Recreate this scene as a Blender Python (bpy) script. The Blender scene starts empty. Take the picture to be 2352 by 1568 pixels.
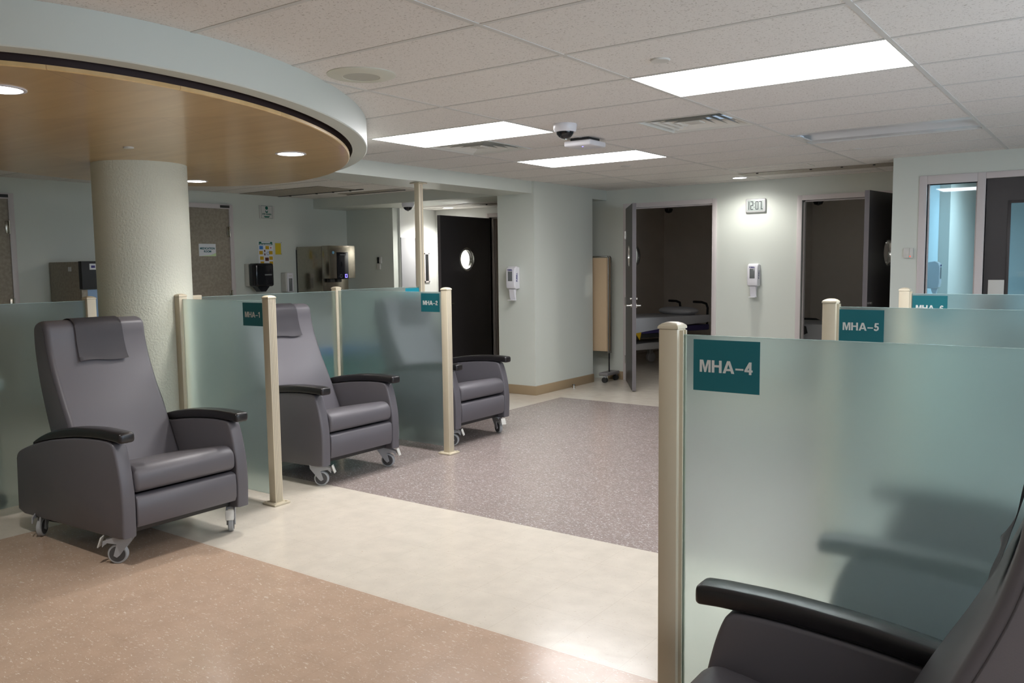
import bpy, bmesh, math, random
from mathutils import Vector, Matrix
random.seed(7)
PI = math.pi
S = bpy.context.scene
COL = S.collection

# ------------------------------------------------------------------ camera
W_, H_ = 2352, 1568
FPX = 1943.5
cam_pos = Vector((.8399, -1.4417, 1.492))
yaw, pit, rol = -.6247, -.0908, -.0121
fw = Vector((math.sin(yaw)*math.cos(pit), math.cos(yaw)*math.cos(pit), math.sin(pit)))
rt = Vector((math.cos(yaw), -math.sin(yaw), 0)); up = rt.cross(fw)
r2 = rt*math.cos(rol) + up*math.sin(rol); u2 = -rt*math.sin(rol) + up*math.cos(rol)
cd = bpy.data.cameras.new('camera'); cam = bpy.data.objects.new('camera', cd); COL.objects.link(cam)
M = Matrix((r2, u2, -fw)).transposed().to_4x4(); M.translation = cam_pos
cam.matrix_world = M
cd.sensor_fit = 'HORIZONTAL'; cd.sensor_width = 36.0; cd.lens = 36.0*FPX/W_
cd.clip_start = .02; cd.clip_end = 60
S.camera = cam

# ------------------------------------------------------------------ exposure, world
S.view_settings.view_transform = 'Standard'; S.view_settings.look = 'None'
S.view_settings.gamma = 1.0; S.view_settings.use_curve_mapping = False
S.view_settings.exposure = 1.35
wd = bpy.data.worlds.new('world'); S.world = wd; wd.use_nodes = True
wd.node_tree.nodes['Background'].inputs[0].default_value = (.55, .7, .9, 1)
wd.node_tree.nodes['Background'].inputs[1].default_value = .25

def area(name, loc, rot, sx, sy, power, color):
    l = bpy.data.lights.new(name, 'AREA'); l.shape = 'RECTANGLE'; l.size = sx; l.size_y = sy
    l.energy = power; l.color = color
    o = bpy.data.objects.new(name, l); COL.objects.link(o); o.location = loc; o.rotation_euler = rot
    return o
# daylight coming through the window in the right-hand wall, outside the picture
area('daylight', (3.12, 1.9, 1.5), (0, PI/2, 0), 1.4, 4.4, 38, (.66, .82, 1.0))

TROFFER = 7.0      # radiance of the lit ceiling diffusers
DOWN = 9.0

# ------------------------------------------------------------------ materials
MATS = {}
def pm(name, col, rough=.5, metal=0.0, bump=0.0, bscale=60.0, vary=0.0, vscale=5.0, coat=0.0, spec=.5, emit=None, es=1.0):
    if name in MATS: return MATS[name]
    m = bpy.data.materials.new(name); m.use_nodes = True; MATS[name] = m
    nt = m.node_tree; b = nt.nodes['Principled BSDF']
    b.inputs['Base Color'].default_value = (*col, 1); b.inputs['Roughness'].default_value = rough
    b.inputs['Metallic'].default_value = metal; b.inputs['Specular IOR Level'].default_value = spec
    b.inputs['Coat Weight'].default_value = coat
    tc = nt.nodes.new('ShaderNodeTexCoord')
    if bump:
        n = nt.nodes.new('ShaderNodeTexNoise'); n.inputs['Scale'].default_value = bscale; n.inputs['Detail'].default_value = 4
        nt.links.new(tc.outputs['Object'], n.inputs['Vector'])
        bp = nt.nodes.new('ShaderNodeBump'); bp.inputs['Strength'].default_value = bump; bp.inputs['Distance'].default_value = .01
        nt.links.new(n.outputs['Fac'], bp.inputs['Height']); nt.links.new(bp.outputs['Normal'], b.inputs['Normal'])
    if vary:
        n = nt.nodes.new('ShaderNodeTexNoise'); n.inputs['Scale'].default_value = vscale; n.inputs['Detail'].default_value = 5
        nt.links.new(tc.outputs['Object'], n.inputs['Vector'])
        r = nt.nodes.new('ShaderNodeValToRGB')
        r.color_ramp.elements[0].position = .35; r.color_ramp.elements[1].position = .65
        r.color_ramp.elements[0].color = (*[c*(1-vary) for c in col], 1); r.color_ramp.elements[1].color = (*[min(1, c*(1+vary)) for c in col], 1)
        nt.links.new(n.outputs['Fac'], r.inputs['Fac']); nt.links.new(r.outputs['Color'], b.inputs['Base Color'])
    if emit:
        b.inputs['Emission Color'].default_value = (*emit, 1); b.inputs['Emission Strength'].default_value = es
    return m

def floor_mat(name, base, fleck, amount, fscale=60.0, fleck2=None, rough=.19):
    m = bpy.data.materials.new(name); m.use_nodes = True; nt = m.node_tree; b = nt.nodes['Principled BSDF']
    tc = nt.nodes.new('ShaderNodeTexCoord')
    prev = None
    def rgb(c):
        n = nt.nodes.new('ShaderNodeRGB'); n.outputs[0].default_value = (*c, 1); return n.outputs[0]
    # soft mottling of the tile body
    n = nt.nodes.new('ShaderNodeTexNoise'); n.inputs['Scale'].default_value = 9; n.inputs['Detail'].default_value = 6
    nt.links.new(tc.outputs['Object'], n.inputs['Vector'])
    r = nt.nodes.new('ShaderNodeValToRGB'); r.color_ramp.elements[0].position = .3; r.color_ramp.elements[1].position = .7
    r.color_ramp.elements[0].color = (*[c*.94 for c in base], 1); r.color_ramp.elements[1].color = (*[min(1, c*1.05) for c in base], 1)
    nt.links.new(n.outputs['Fac'], r.inputs['Fac']); cur = r.outputs['Color']
    # chips: noise-stretched cells in two directions
    for k, (fc, ang) in enumerate([(fleck, .5), (fleck2 or fleck, -.9)]):
        mp = nt.nodes.new('ShaderNodeMapping'); mp.inputs['Rotation'].default_value = (0, 0, ang); mp.inputs['Scale'].default_value = (1, 2.6, 1)
        mp.inputs['Location'].default_value = (3.1*k, 1.7*k, 0)
        nt.links.new(tc.outputs['Object'], mp.inputs['Vector'])
        v = nt.nodes.new('ShaderNodeTexNoise'); v.inputs['Scale'].default_value = fscale*(1+.3*k); v.inputs['Detail'].default_value = 2.0; v.inputs['Roughness'].default_value = .65
        v.inputs['Distortion'].default_value = 1.0
        nt.links.new(mp.outputs['Vector'], v.inputs['Vector'])
        rr = nt.nodes.new('ShaderNodeValToRGB'); rr.color_ramp.elements[0].position = amount; rr.color_ramp.elements[1].position = amount+.05
        nt.links.new(v.outputs['Fac'], rr.inputs['Fac'])
        mx = nt.nodes.new('ShaderNodeMix'); mx.data_type = 'RGBA'
        nt.links.new(rr.outputs['Color'], mx.inputs['Factor']); nt.links.new(cur, mx.inputs[6]); nt.links.new(rgb(fc), mx.inputs[7]); cur = mx.outputs[2]
    # joints of the 305 mm tiles
    bk = nt.nodes.new('ShaderNodeTexBrick'); bk.offset = 0; bk.inputs['Scale'].default_value = 1.0
    bk.inputs['Brick Width'].default_value = .305; bk.inputs['Row Height'].default_value = .305; bk.inputs['Mortar Size'].default_value = .0006
    bk.inputs['Color1'].default_value = (1, 1, 1, 1); bk.inputs['Color2'].default_value = (1, 1, 1, 1); bk.inputs['Mortar'].default_value = (.72, .68, .64, 1)
    bk.inputs['Mortar Smooth'].default_value = .3
    nt.links.new(tc.outputs['Object'], bk.inputs['Vector'])
    mu = nt.nodes.new('ShaderNodeMix'); mu.data_type = 'RGBA'; mu.blend_type = 'MULTIPLY'; mu.inputs['Factor'].default_value = .8
    nt.links.new(cur, mu.inputs[6]); nt.links.new(bk.outputs['Color'], mu.inputs[7])
    nt.links.new(mu.outputs[2], b.inputs['Base Color'])
    b.inputs['Roughness'].default_value = rough; b.inputs['Specular IOR Level'].default_value = .38
    # waxed surface: slow waviness
    w = nt.nodes.new('ShaderNodeTexNoise'); w.inputs['Scale'].default_value = 14; w.inputs['Detail'].default_value = 3
    nt.links.new(tc.outputs['Object'], w.inputs['Vector'])
    bp = nt.nodes.new('ShaderNodeBump'); bp.inputs['Strength'].default_value = .06; bp.inputs['Distance'].default_value = .01
    nt.links.new(w.outputs['Fac'], bp.inputs['Height']); nt.links.new(bp.outputs['Normal'], b.inputs['Normal'])
    return m

def tile_mat():
    m = bpy.data.materials.new('ceiling tile'); m.use_nodes = True; nt = m.node_tree; b = nt.nodes['Principled BSDF']
    tc = nt.nodes.new('ShaderNodeTexCoord')
    n = nt.nodes.new('ShaderNodeTexNoise'); n.inputs['Scale'].default_value = 110; n.inputs['Detail'].default_value = 3; n.inputs['Distortion'].default_value = .8
    nt.links.new(tc.outputs['Object'], n.inputs['Vector'])
    r = nt.nodes.new('ShaderNodeValToRGB'); r.color_ramp.elements[0].position = .32; r.color_ramp.elements[1].position = .42
    r.color_ramp.elements[0].color = (.50, .47, .43, 1); r.color_ramp.elements[1].color = (.76, .735, .70, 1)
    nt.links.new(n.outputs['Fac'], r.inputs['Fac']); nt.links.new(r.outputs['Color'], b.inputs['Base Color'])
    bp = nt.nodes.new('ShaderNodeBump'); bp.inputs['Strength'].default_value = .5; bp.inputs['Distance'].default_value = .004
    nt.links.new(r.outputs['Color'], bp.inputs['Height']); nt.links.new(bp.outputs['Normal'], b.inputs['Normal'])
    b.inputs['Roughness'].default_value = .95; b.inputs['Specular IOR Level'].default_value = .1
    return m

def wood_mat():
    m = bpy.data.materials.new('maple veneer'); m.use_nodes = True; nt = m.node_tree; b = nt.nodes['Principled BSDF']
    tc = nt.nodes.new('ShaderNodeTexCoord')
    mp = nt.nodes.new('ShaderNodeMapping'); mp.inputs['Scale'].default_value = (.7, 9, 1); mp.inputs['Rotation'].default_value = (0, 0, -.62)
    nt.links.new(tc.outputs['Object'], mp.inputs['Vector'])
    n = nt.nodes.new('ShaderNodeTexNoise'); n.inputs['Scale'].default_value = 1.3; n.inputs['Detail'].default_value = 8; n.inputs['Distortion'].default_value = .6
    nt.links.new(mp.outputs['Vector'], n.inputs['Vector'])
    r = nt.nodes.new('ShaderNodeValToRGB'); r.color_ramp.elements[0].position = .25; r.color_ramp.elements[1].position = .75
    r.color_ramp.elements[0].color = (.56, .36, .145, 1); r.color_ramp.elements[1].color = (.68, .47, .22, 1)
    nt.links.new(n.outputs['Fac'], r.inputs['Fac'])
    # veneer sheets slightly different in tone, with hairline seams
    mp2 = nt.nodes.new('ShaderNodeMapping'); mp2.inputs['Rotation'].default_value = (0, 0, -.62)
    nt.links.new(tc.outputs['Object'], mp2.inputs['Vector'])
    bk = nt.nodes.new('ShaderNodeTexBrick'); bk.offset = .5; bk.inputs['Scale'].default_value = 1
    bk.inputs['Brick Width'].default_value = 1.22; bk.inputs['Row Height'].default_value = .61; bk.inputs['Mortar Size'].default_value = .0012
    bk.inputs['Color1'].default_value = (1, 1, 1, 1); bk.inputs['Color2'].default_value = (.9, .88, .86, 1); bk.inputs['Mortar'].default_value = (.6, .5, .4, 1)
    nt.links.new(mp2.outputs['Vector'], bk.inputs['Vector'])
    mu = nt.nodes.new('ShaderNodeMix'); mu.data_type = 'RGBA'; mu.blend_type = 'MULTIPLY'; mu.inputs['Factor'].default_value = 1
    nt.links.new(r.outputs['Color'], mu.inputs[6]); nt.links.new(bk.outputs['Color'], mu.inputs[7]); nt.links.new(mu.outputs[2], b.inputs['Base Color'])
    b.inputs['Roughness'].default_value = .28; b.inputs['Coat Weight'].default_value = .25; b.inputs['Coat Roughness'].default_value = .12
    return m

def frosted_mat():
    m = bpy.data.materials.new('frosted glass'); m.use_nodes = True; nt = m.node_tree
    for n in list(nt.nodes): nt.nodes.remove(n)
    out = nt.nodes.new('ShaderNodeOutputMaterial')
    g = nt.nodes.new('ShaderNodeBsdfPrincipled'); g.inputs['Base Color'].default_value = (.805, .915, .90, 1)
    g.inputs['Transmission Weight'].default_value = 1; g.inputs['Roughness'].default_value = .31; g.inputs['IOR'].default_value = 1.2
    g.inputs['Coat Weight'].default_value = .5; g.inputs['Coat Roughness'].default_value = .05
    d = nt.nodes.new('ShaderNodeBsdfDiffuse'); d.inputs['Color'].default_value = (.46, .53, .52, 1)
    t = nt.nodes.new('ShaderNodeBsdfTranslucent'); t.inputs['Color'].default_value = (.62, .80, .78, 1)
    m1 = nt.nodes.new('ShaderNodeMixShader'); m1.inputs[0].default_value = .5
    m2 = nt.nodes.new('ShaderNodeMixShader'); m2.inputs[0].default_value = .12
    nt.links.new(d.outputs[0], m1.inputs[1]); nt.links.new(t.outputs[0], m1.inputs[2])
    nt.links.new(g.outputs[0], m2.inputs[1]); nt.links.new(m1.outputs[0], m2.inputs[2])
    # part of the light passes straight through the etched surface
    tr = nt.nodes.new('ShaderNodeBsdfTransparent'); tr.inputs['Color'].default_value = (.66, .84, .82, 1)
    m3 = nt.nodes.new('ShaderNodeMixShader'); m3.inputs[0].default_value = .03
    nt.links.new(m2.outputs[0], m3.inputs[1]); nt.links.new(tr.outputs[0], m3.inputs[2])
    nt.links.new(m3.outputs[0], out.inputs['Surface'])
    return m

def clear_mat(name, col=(.9, .96, .96), alpha=.8, rough=.02):
    m = bpy.data.materials.new(name); m.use_nodes = True; nt = m.node_tree
    for n in list(nt.nodes): nt.nodes.remove(n)
    out = nt.nodes.new('ShaderNodeOutputMaterial')
    tr = nt.nodes.new('ShaderNodeBsdfTransparent'); tr.inputs['Color'].default_value = (*col, 1)
    gl = nt.nodes.new('ShaderNodeBsdfGlossy'); gl.inputs['Roughness'].default_value = rough; gl.inputs['Color'].default_value = (1, 1, 1, 1)
    fr = nt.nodes.new('ShaderNodeFresnel'); fr.inputs['IOR'].default_value = 1.5
    mx = nt.nodes.new('ShaderNodeMixShader')
    nt.links.new(fr.outputs[0], mx.inputs[0]); nt.links.new(tr.outputs[0], mx.inputs[1]); nt.links.new(gl.outputs[0], mx.inputs[2])
    nt.links.new(mx.outputs[0], out.inputs['Surface'])
    return m

WALL = pm('wall paint', (.63, .66, .60), .42, bump=.04, bscale=180)
WHITEWALL = pm('pale wall paint', (.74, .75, .72), .5, bump=.04, bscale=180)
DIMWALL = pm('taupe room paint', (.78, .71, .63), .6, bump=.04, bscale=180)
BLUEWALL = pm('office wall paint', (.56, .69, .74), .5)
PLASTER = pm('stippled plaster', (.71, .72, .61), .7, bump=.55, bscale=75)
RIMP = pm('bulkhead paint', (.58, .61, .56), .5)
TILE = tile_mat()
TBAR = pm('grid bar paint', (.60, .59, .56), .5)
WOOD = wood_mat()
REVEAL = pm('dark reveal', (.030, .012, .010), .7)
CREAM = floor_mat('cream vinyl tile', (.67, .61, .52), (.52, .43, .33), .655, 70, (.66, .62, .55))
BEIGE = floor_mat('beige vinyl tile', (.50, .36, .265), (.72, .62, .52), .625, 46, (.44, .31, .22))
MAUVE = floor_mat('mauve vinyl tile', (.30, .245, .225), (.66, .63, .61), .60, 50, (.55, .50, .47))
BASEB = pm('vinyl base', (.34, .25, .15), .5)
FRAME = pm('door frame enamel', (.62, .57, .56), .4)
DARKDOOR = pm('charcoal laminate', (.045, .040, .042), .35)
DOOREDGE = pm('door edge grey', (.14, .125, .13), .45)
STONE = pm('speckled taupe laminate', (.33, .29, .23), .5, vary=.13, vscale=35)
VINYL = pm('grey upholstery vinyl', (.112, .105, .117), .42, bump=.05, bscale=420, spec=.45)
PIPING = pm('dark seam line', (.045, .042, .046), .6)  # thin dark seam line along the backrest edges
BLACKPU = pm('black polyurethane', (.012, .010, .011), .30, bump=.05, bscale=300)
UNDER = pm('black steel', (.02, .02, .02), .5)
CASTERG = pm('grey caster plastic', (.33, .33, .34), .4)
RUBBER = pm('dark wheel core', (.07, .068, .07), .6)
TYRE = pm('grey tyre', (.38, .39, .40), .6)
POST = pm('cream post enamel', (.60, .53, .395), .35)
GROOVE = pm('post groove', (.33, .30, .25), .5)
FROST = frosted_mat()
GEDGE = pm('polished glass edge', (.05, .16, .15), .1)
TEAL = pm('teal sign film', (.004, .125, .15), .45)
TEAL_REFL = pm('teal sign film with painted reflection', (.005, .28, .38), .45)  # same teal film, with the reflected light put into its colour
LETTER = pm('white lettering', (.62, .63, .60), .5)
WHITE = pm('white plastic', (.74, .73, .76), .3)
WHITE2 = pm('off white plastic', (.62, .61, .57), .4)
NAVY = pm('navy print', (.03, .025, .18), .5)
GREYWIN = pm('smoked window', (.16, .17, .17), .15)
STEEL = pm('brushed steel', (.36, .33, .27), .22, metal=1.0, vary=.06, vscale=30)
CHROME = pm('satin chrome', (.70, .69, .66), .22, metal=1.0)
BLACKG = pm('gloss black', (.008, .009, .012), .12)
BLACKM = pm('matt black', (.02, .02, .02), .6)
GREEN = pm('sign green', (.0, .12, .08), .5)
YELLOW = pm('yellow paper', (.62, .47, .02), .7)
MUSTARD = pm('mustard print', (.60, .36, .01), .7)
PBLUE = pm('blue print', (.05, .22, .60), .7)
MAROON = pm('maroon print', (.12, .03, .02), .7)
REDP = pm('red print', (.6, .05, .05), .7)
PAPER = pm('white paper', (.74, .76, .78), .7)
LIMEP = pm('pale lime print', (.62, .78, .45), .7)
LENS = pm('lit diffuser', (1, 1, 1), .5, emit=(1, .985, 1), es=TROFFER)
LAMP = pm('lit downlight', (1, 1, 1), .5, emit=(1, .97, .95), es=DOWN)
BARL = pm('lit tube', (1, 1, 1), .5, emit=(.85, .95, 1), es=4)
LENSOFF = pm('unlit diffuser', (.66, .67, .68), .35)
VENTM = pm('diffuser vane metal', (.72, .71, .65), .35)
VENTD = pm('duct dark', (.10, .095, .085), .7)
SPKM = pm('aged speaker grille', (.60, .60, .51), .5)
SPKD = pm('speaker mesh', (.46, .46, .40), .6)
GLASS = clear_mat('clear window glass', (.76, .90, .96))
ACRYL = clear_mat('clear acrylic dome', (.92, .93, .93), rough=.05)
CURTAIN = pm('beige screen fabric', (.56, .42, .27), .8, bump=.2, bscale=30)
MATTR = pm('white bed linen', (.62, .63, .66), .8, bump=.2, bscale=14)
BEDG = pm('bed grey plastic', (.40, .38, .36), .45)
PURPLE = pm('blue violet bed frame', (.07, .055, .17), .5)
ORANGE = pm('orange brake pedal', (.75, .22, .01), .5)
CLOCKS = pm('silver clock case', (.60, .60, .60), .3, metal=.3)
LCD = pm('lcd grey', (.36, .40, .38), .3)
LCDD = pm('lcd digits', (.02, .025, .03), .5)
REDL = pm('red indicator', (.8, .05, .02), .4, emit=(1, .05, .02), es=.5)
BLUEL = pm('blue indicator', (.1, .1, .9), .4, emit=(.15, .12, 1), es=2.5)
GREYPANEL = pm('grey wall panel', (.36, .36, .37), .5)
TEALCL = pm('teal plastic', (.05, .32, .34), .5)
BLUEGL = pm('pale blue door liner', (.28, .42, .62), .3)
MIDG = pm('mid green plastic', (.05, .33, .22), .5)

# ------------------------------------------------------------------ mesh helpers
class MB:
    def __init__(s): s.bm = bmesh.new(); s.mats = []
    def mi(s, m):
        if m not in s.mats: s.mats.append(m)
        return s.mats.index(m)
    def _fin(s, faces, m):
        i = s.mi(m)
        for f in faces: f.material_index = i
    def box(s, lo, hi, m, bev=0.0, seg=2, rz=0.0, piv=None, rx=0.0, ry=0.0):
        c = [(a+b)/2 for a, b in zip(lo, hi)]; d = [abs(b-a) for a, b in zip(lo, hi)]
        t = bmesh.new(); bmesh.ops.create_cube(t, size=1)
        for v in t.verts: v.co = Vector((v.co.x*d[0], v.co.y*d[1], v.co.z*d[2]))
        if bev: bmesh.ops.bevel(t, geom=t.edges[:], offset=min(bev, min(d)*.49), segments=seg, profile=.5, affect='EDGES')
        mt = Matrix.Translation(c)
        if rz or rx or ry:
            p = Vector(piv or c); mt = Matrix.Translation(p) @ Matrix.Rotation(rz, 4, 'Z') @ Matrix.Rotation(ry, 4, 'Y') @ Matrix.Rotation(rx, 4, 'X') @ Matrix.Translation(-p) @ mt
        bmesh.ops.transform(t, matrix=mt, verts=t.verts); return s.add(t, m)
    def add(s, t, m):
        i = s.mi(m)
        for f in t.faces: f.material_index = i
        me = bpy.data.meshes.new('tmp'); t.to_mesh(me); t.free(); s.bm.from_mesh(me); bpy.data.meshes.remove(me); return s
    def prism(s, pts, a, b, m, axis='y', bev=0.0, seg=2, bevmode='all'):
        # closed outline pts in the plane square to axis, extruded from a to b
        t = bmesh.new()
        def P(p, k):
            return {'y': (p[0], k, p[1]), 'x': (k, p[0], p[1]), 'z': (p[0], p[1], k)}[axis]
        v0 = [t.verts.new(P(p, a)) for p in pts]; v1 = [t.verts.new(P(p, b)) for p in pts]
        f0 = t.faces.new(v0); f1 = t.faces.new(v1[::-1]); n = len(pts)
        for i in range(n): t.faces.new((v0[i], v1[i], v1[(i+1) % n], v0[(i+1) % n]))
        bmesh.ops.recalc_face_normals(t, faces=t.faces)
        if bev:
            ed = set(f0.edges) | set(f1.edges)
            bmesh.ops.bevel(t, geom=list(ed), offset=bev, segments=seg, profile=.5, affect='EDGES')
        return s.add(t, m)
    def ring(s, loops, m, cap0=True, cap1=True, closed=True):
        t = bmesh.new(); L = [[t.verts.new(p) for p in l] for l in loops]; n = len(L[0])
        for a, b in zip(L[:-1], L[1:]):
            for i in range(n if closed else n-1): t.faces.new((a[i], a[(i+1) % n], b[(i+1) % n], b[i]))
        if cap0: t.faces.new(L[0][::-1])
        if cap1: t.faces.new(L[-1])
        bmesh.ops.recalc_face_normals(t, faces=t.faces)
        return s.add(t, m)
    def lathe(s, prof, m, n=32, at=(0, 0, 0), axis='z', sx=1, sy=1, caps=True):
        loops = []
        for r, h in prof:
            l = []
            for i in range(n):
                a = 2*PI*i/n; x, y = r*math.cos(a)*sx, r*math.sin(a)*sy
                p = {'z': (x, y, h), 'y': (x, h, y), 'x': (h, x, y)}[axis]
                l.append((p[0]+at[0], p[1]+at[1], p[2]+at[2]))
            loops.append(l)
        return s.ring(loops, m, caps, caps)
    def cyl(s, at, r, h, m, axis='z', n=24, bev=0.0):
        pr = [(r, 0), (r, h)] if not bev else [(r-bev, 0), (r, bev), (r, h-bev), (r-bev, h)]
        return s.lathe(pr, m, n, at, axis)
    def tube(s, path, r, m, n=10):
        path = [Vector(p) for p in path]; loops = []; k = len(path)
        for i, p in enumerate(path):
            d = (path[min(i+1, k-1)] - path[max(i-1, 0)]).normalized()
            u = d.orthogonal().normalized() if i == 0 else (u - d*u.dot(d)).normalized()
            w = d.cross(u); rr = r[i] if isinstance(r, (list, tuple)) else r
            loops.append([p + (u*math.cos(2*PI*j/n) + w*math.sin(2*PI*j/n))*rr for j in range(n)])
        return s.ring(loops, m)
    def build(s, name, parent=None, loc=(0, 0, 0), rz=0.0, smooth=35):
        me = bpy.data.meshes.new(name); s.bm.to_mesh(me); s.bm.free()
        for m in s.mats: me.materials.append(m)
        if smooth:
            for p in me.polygons: p.use_smooth = True
            me.set_sharp_from_angle(angle=math.radians(smooth))
        o = bpy.data.objects.new(name, me); COL.objects.link(o); o.location = loc; o.rotation_euler[2] = rz
        if parent: o.parent = parent
        return o
def thing(name, label, cat, loc=(0, 0, 0), rz=0.0, group=None):
    o = bpy.data.objects.new(name, None); COL.objects.link(o); o.empty_display_size = .1
    o.location = loc; o.rotation_euler[2] = rz; return tag(o, label, cat, group)
def tag(o, label, cat, group=None):
    o['label'] = label; o['category'] = cat
    if group: o['group'] = group
    return o
def struct(o, label=None):
    o['kind'] = 'structure'
    if label: o['label'] = label
    return o
def copy_tree(o, parent=None):
    c = o.copy(); COL.objects.link(c); c.parent = parent
    for ch in list(o.children): copy_tree(ch, c)
    return c
def text_mesh(name, txt, size, m, parent, loc, rot, ext=.0008, bold=0.0, sx=1.0, align='CENTER'):
    cu = bpy.data.curves.new(name, 'FONT'); cu.body = txt; cu.size = size; cu.extrude = ext; cu.offset = bold
    cu.align_x = align; cu.align_y = 'CENTER'; cu.resolution_u = 3
    to = bpy.data.objects.new('tmp', cu); COL.objects.link(to)
    dg = bpy.context.evaluated_depsgraph_get(); me = bpy.data.meshes.new_from_object(to.evaluated_get(dg))
    bpy.data.objects.remove(to); bpy.data.curves.remove(cu)
    for v in me.vertices: v.co.x *= sx
    me.name = name; me.materials.clear(); me.materials.append(m)
    o = bpy.data.objects.new(name, me); COL.objects.link(o); o.location = loc; o.rotation_euler = rot
    if parent: o.parent = parent
    return o
GLY = {
 'M': (.86, [[(0,0),(0,1),(.27,1),(.43,.36),(.59,1),(.86,1),(.86,0),(.68,0),(.68,.76),(.50,0),(.36,0),(.18,.76),(.18,0)]], []),
 'H': (.76, [[(0,0),(0,1),(.2,1),(.2,.62),(.56,.62),(.56,1),(.76,1),(.76,0),(.56,0),(.56,.44),(.2,.44),(.2,0)]], []),
 'A': (.88, [[(0,0),(.33,1),(.44,1),(.44,.74),(.21,0)], [(.88,0),(.67,0),(.44,.74),(.44,1),(.55,1)], [(.26,.2),(.31,.37),(.57,.37),(.62,.2)]], []),
 '-': (.60, [[(0,.30),(0,.44),(.60,.44),(.60,.30)]], []),
 '1': (.50, [[(.22,0),(.22,1),(.41,1),(.41,0)], [(.02,.66),(.02,.82),(.22,1),(.22,.78)]], []),
 '2': (.56, [[(.02,0),(.02,.175),(.56,.175),(.56,0)]], [[(.10,.68),(.13,.82),(.25,.91),(.38,.89),(.46,.78),(.45,.64),(.34,.48),(.2,.33),(.13,.2),(.12,.10)]]),
 '3': (.56, [], [[(.10,.74),(.15,.86),(.28,.91),(.41,.85),(.43,.70),(.34,.58),(.22,.54)], [(.22,.54),(.38,.51),(.47,.38),(.45,.2),(.32,.09),(.17,.10),(.09,.25)]]),
 '4': (.60, [[(.33,0),(.33,1),(.51,1),(.51,0)], [(0,.21),(0,.37),(.60,.37),(.60,.21)]], [[(.08,.30),(.40,.92)]]),
 '5': (.56, [[(.12,.83),(.12,1),(.52,1),(.52,.83)]], [[(.20,.93),(.15,.50)], [(.13,.48),(.27,.58),(.41,.53),(.47,.36),(.42,.17),(.27,.09),(.14,.12),(.09,.25)]]),
 '6': (.56, [], [[(.46,.74),(.40,.87),(.28,.91),(.16,.80),(.10,.55),(.11,.28),(.2,.11),(.33,.10),(.45,.22),(.45,.38),(.35,.52),(.22,.52),(.12,.42)]]),
 '7': (.56, [[(.02,.83),(.02,1),(.56,1),(.56,.83)]], [[(.46,.88),(.30,.55),(.20,.02)]]),
}
def bold_sign_text(name, txt, cap, m, parent, loc, rot, wide=1.1, gap=.085):
    total = sum(GLY[c][0] for c in txt) + gap*(len(txt)-1); x = -total/2; b = MB()
    for c in txt:
        w_, polys, lines = GLY[c]
        def P(p): return ((x+p[0])*cap*wide, (p[1]-.5)*cap)
        for q_, pl in enumerate(polys): b.prism([P(p) for p in pl], 0, .0007+.0003*q_, m, 'z')
        for k_, ln in enumerate(lines):
            v = [Vector(p) for p in ln]; h_ = .09; L_ = []; R_ = []
            for i, p in enumerate(v):
                d = (v[min(i+1, len(v)-1)] - v[max(i-1, 0)]).normalized(); nn = Vector((-d.y, d.x))*h_
                L_.append(P(p+nn)); R_.append(P(p-nn))
            for i in range(len(v)-1): b.prism([L_[i], L_[i+1], R_[i+1], R_[i]], 0, .0018+.0004*k_, m, 'z')
        x += w_ + gap
    o = b.build(name, parent, smooth=0); o.location = loc; o.rotation_euler = rot
    return o
FY = (PI/2, 0, 0)          # lettering read by someone looking towards +Y
FX = (PI/2, 0, PI/2)       # lettering read by someone looking towards -X

CEIL = 2.415
SOF = 2.282
# ------------------------------------------------------------------ floor
def quad_floor():
    t = MB()
    def q(x0, x1, y0, y1, m):
        b = bmesh.new(); vs = [b.verts.new(p) for p in ((x0, y0, 0), (x1, y0, 0), (x1, y1, 0), (x0, y1, 0))]; b.faces.new(vs); t.add(b, m)
    xs = [-8.6, -4.225, -4.175, 3.4]; X0, X1 = -8.6, 3.4; Y0, Y1 = -3.6, 12.2
    q(-4.175, X1, Y0, 1.21, BEIGE); q(X0, -4.175, Y0, 1.21, CREAM)
    q(X0, X1, 1.21, 2.438, CREAM)
    q(-4.225, X1, 2.438, 6.505, MAUVE); q(X0, -4.225, 2.438, 6.505, CREAM)
    q(X0, X1, 6.505, Y1, CREAM)
    return t.build('floor', smooth=0)
struct(quad_floor())

# ------------------------------------------------------------------ ceiling
LX = [0, -1.22, -2.44, -3.66]
def slab_with_holes(x0, x1, y0, y1, z, holes, m, name):
    # flat soffit made of cells, leaving out the rectangular holes
    xs = sorted({x0, x1, *[h[0] for h in holes], *[h[1] for h in holes]}); ys = sorted({y0, y1, *[h[2] for h in holes], *[h[3] for h in holes]})
    t = bmesh.new()
    for a, b in zip(xs[:-1], xs[1:]):
        for c, d in zip(ys[:-1], ys[1:]):
            cx, cy = (a+b)/2, (c+d)/2
            if any(h[0] < cx < h[1] and h[2] < cy < h[3] for h in holes): continue
            vs = [t.verts.new(p) for p in ((a, c, z), (a, d, z), (b, d, z), (b, c, z))]; t.faces.new(vs)
    bmesh.ops.remove_doubles(t, verts=t.verts, dist=1e-5)
    s = MB(); s.add(t, m); return s.build(name, smooth=0)
light_rects = [(-1.22, 0, 2.44, 3.05), (-3.66, -2.44, 3.05, 3.66), (-3.66, -2.44, 4.88, 5.49), (-1.22, 0, 4.88, 5.49),
               (1.22, 2.44, 2.44, 3.05), (1.22, 2.44, -1.22, -.61)]
vents = [(-1.83, -1.22, 3.66, 4.27), (-3.66, -3.05, 3.66, 4.27)]
struct(slab_with_holes(-8.32, 3.4, -3.6, 8.15, CEIL, light_rects + vents, TILE, 'ceiling'))
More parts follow.
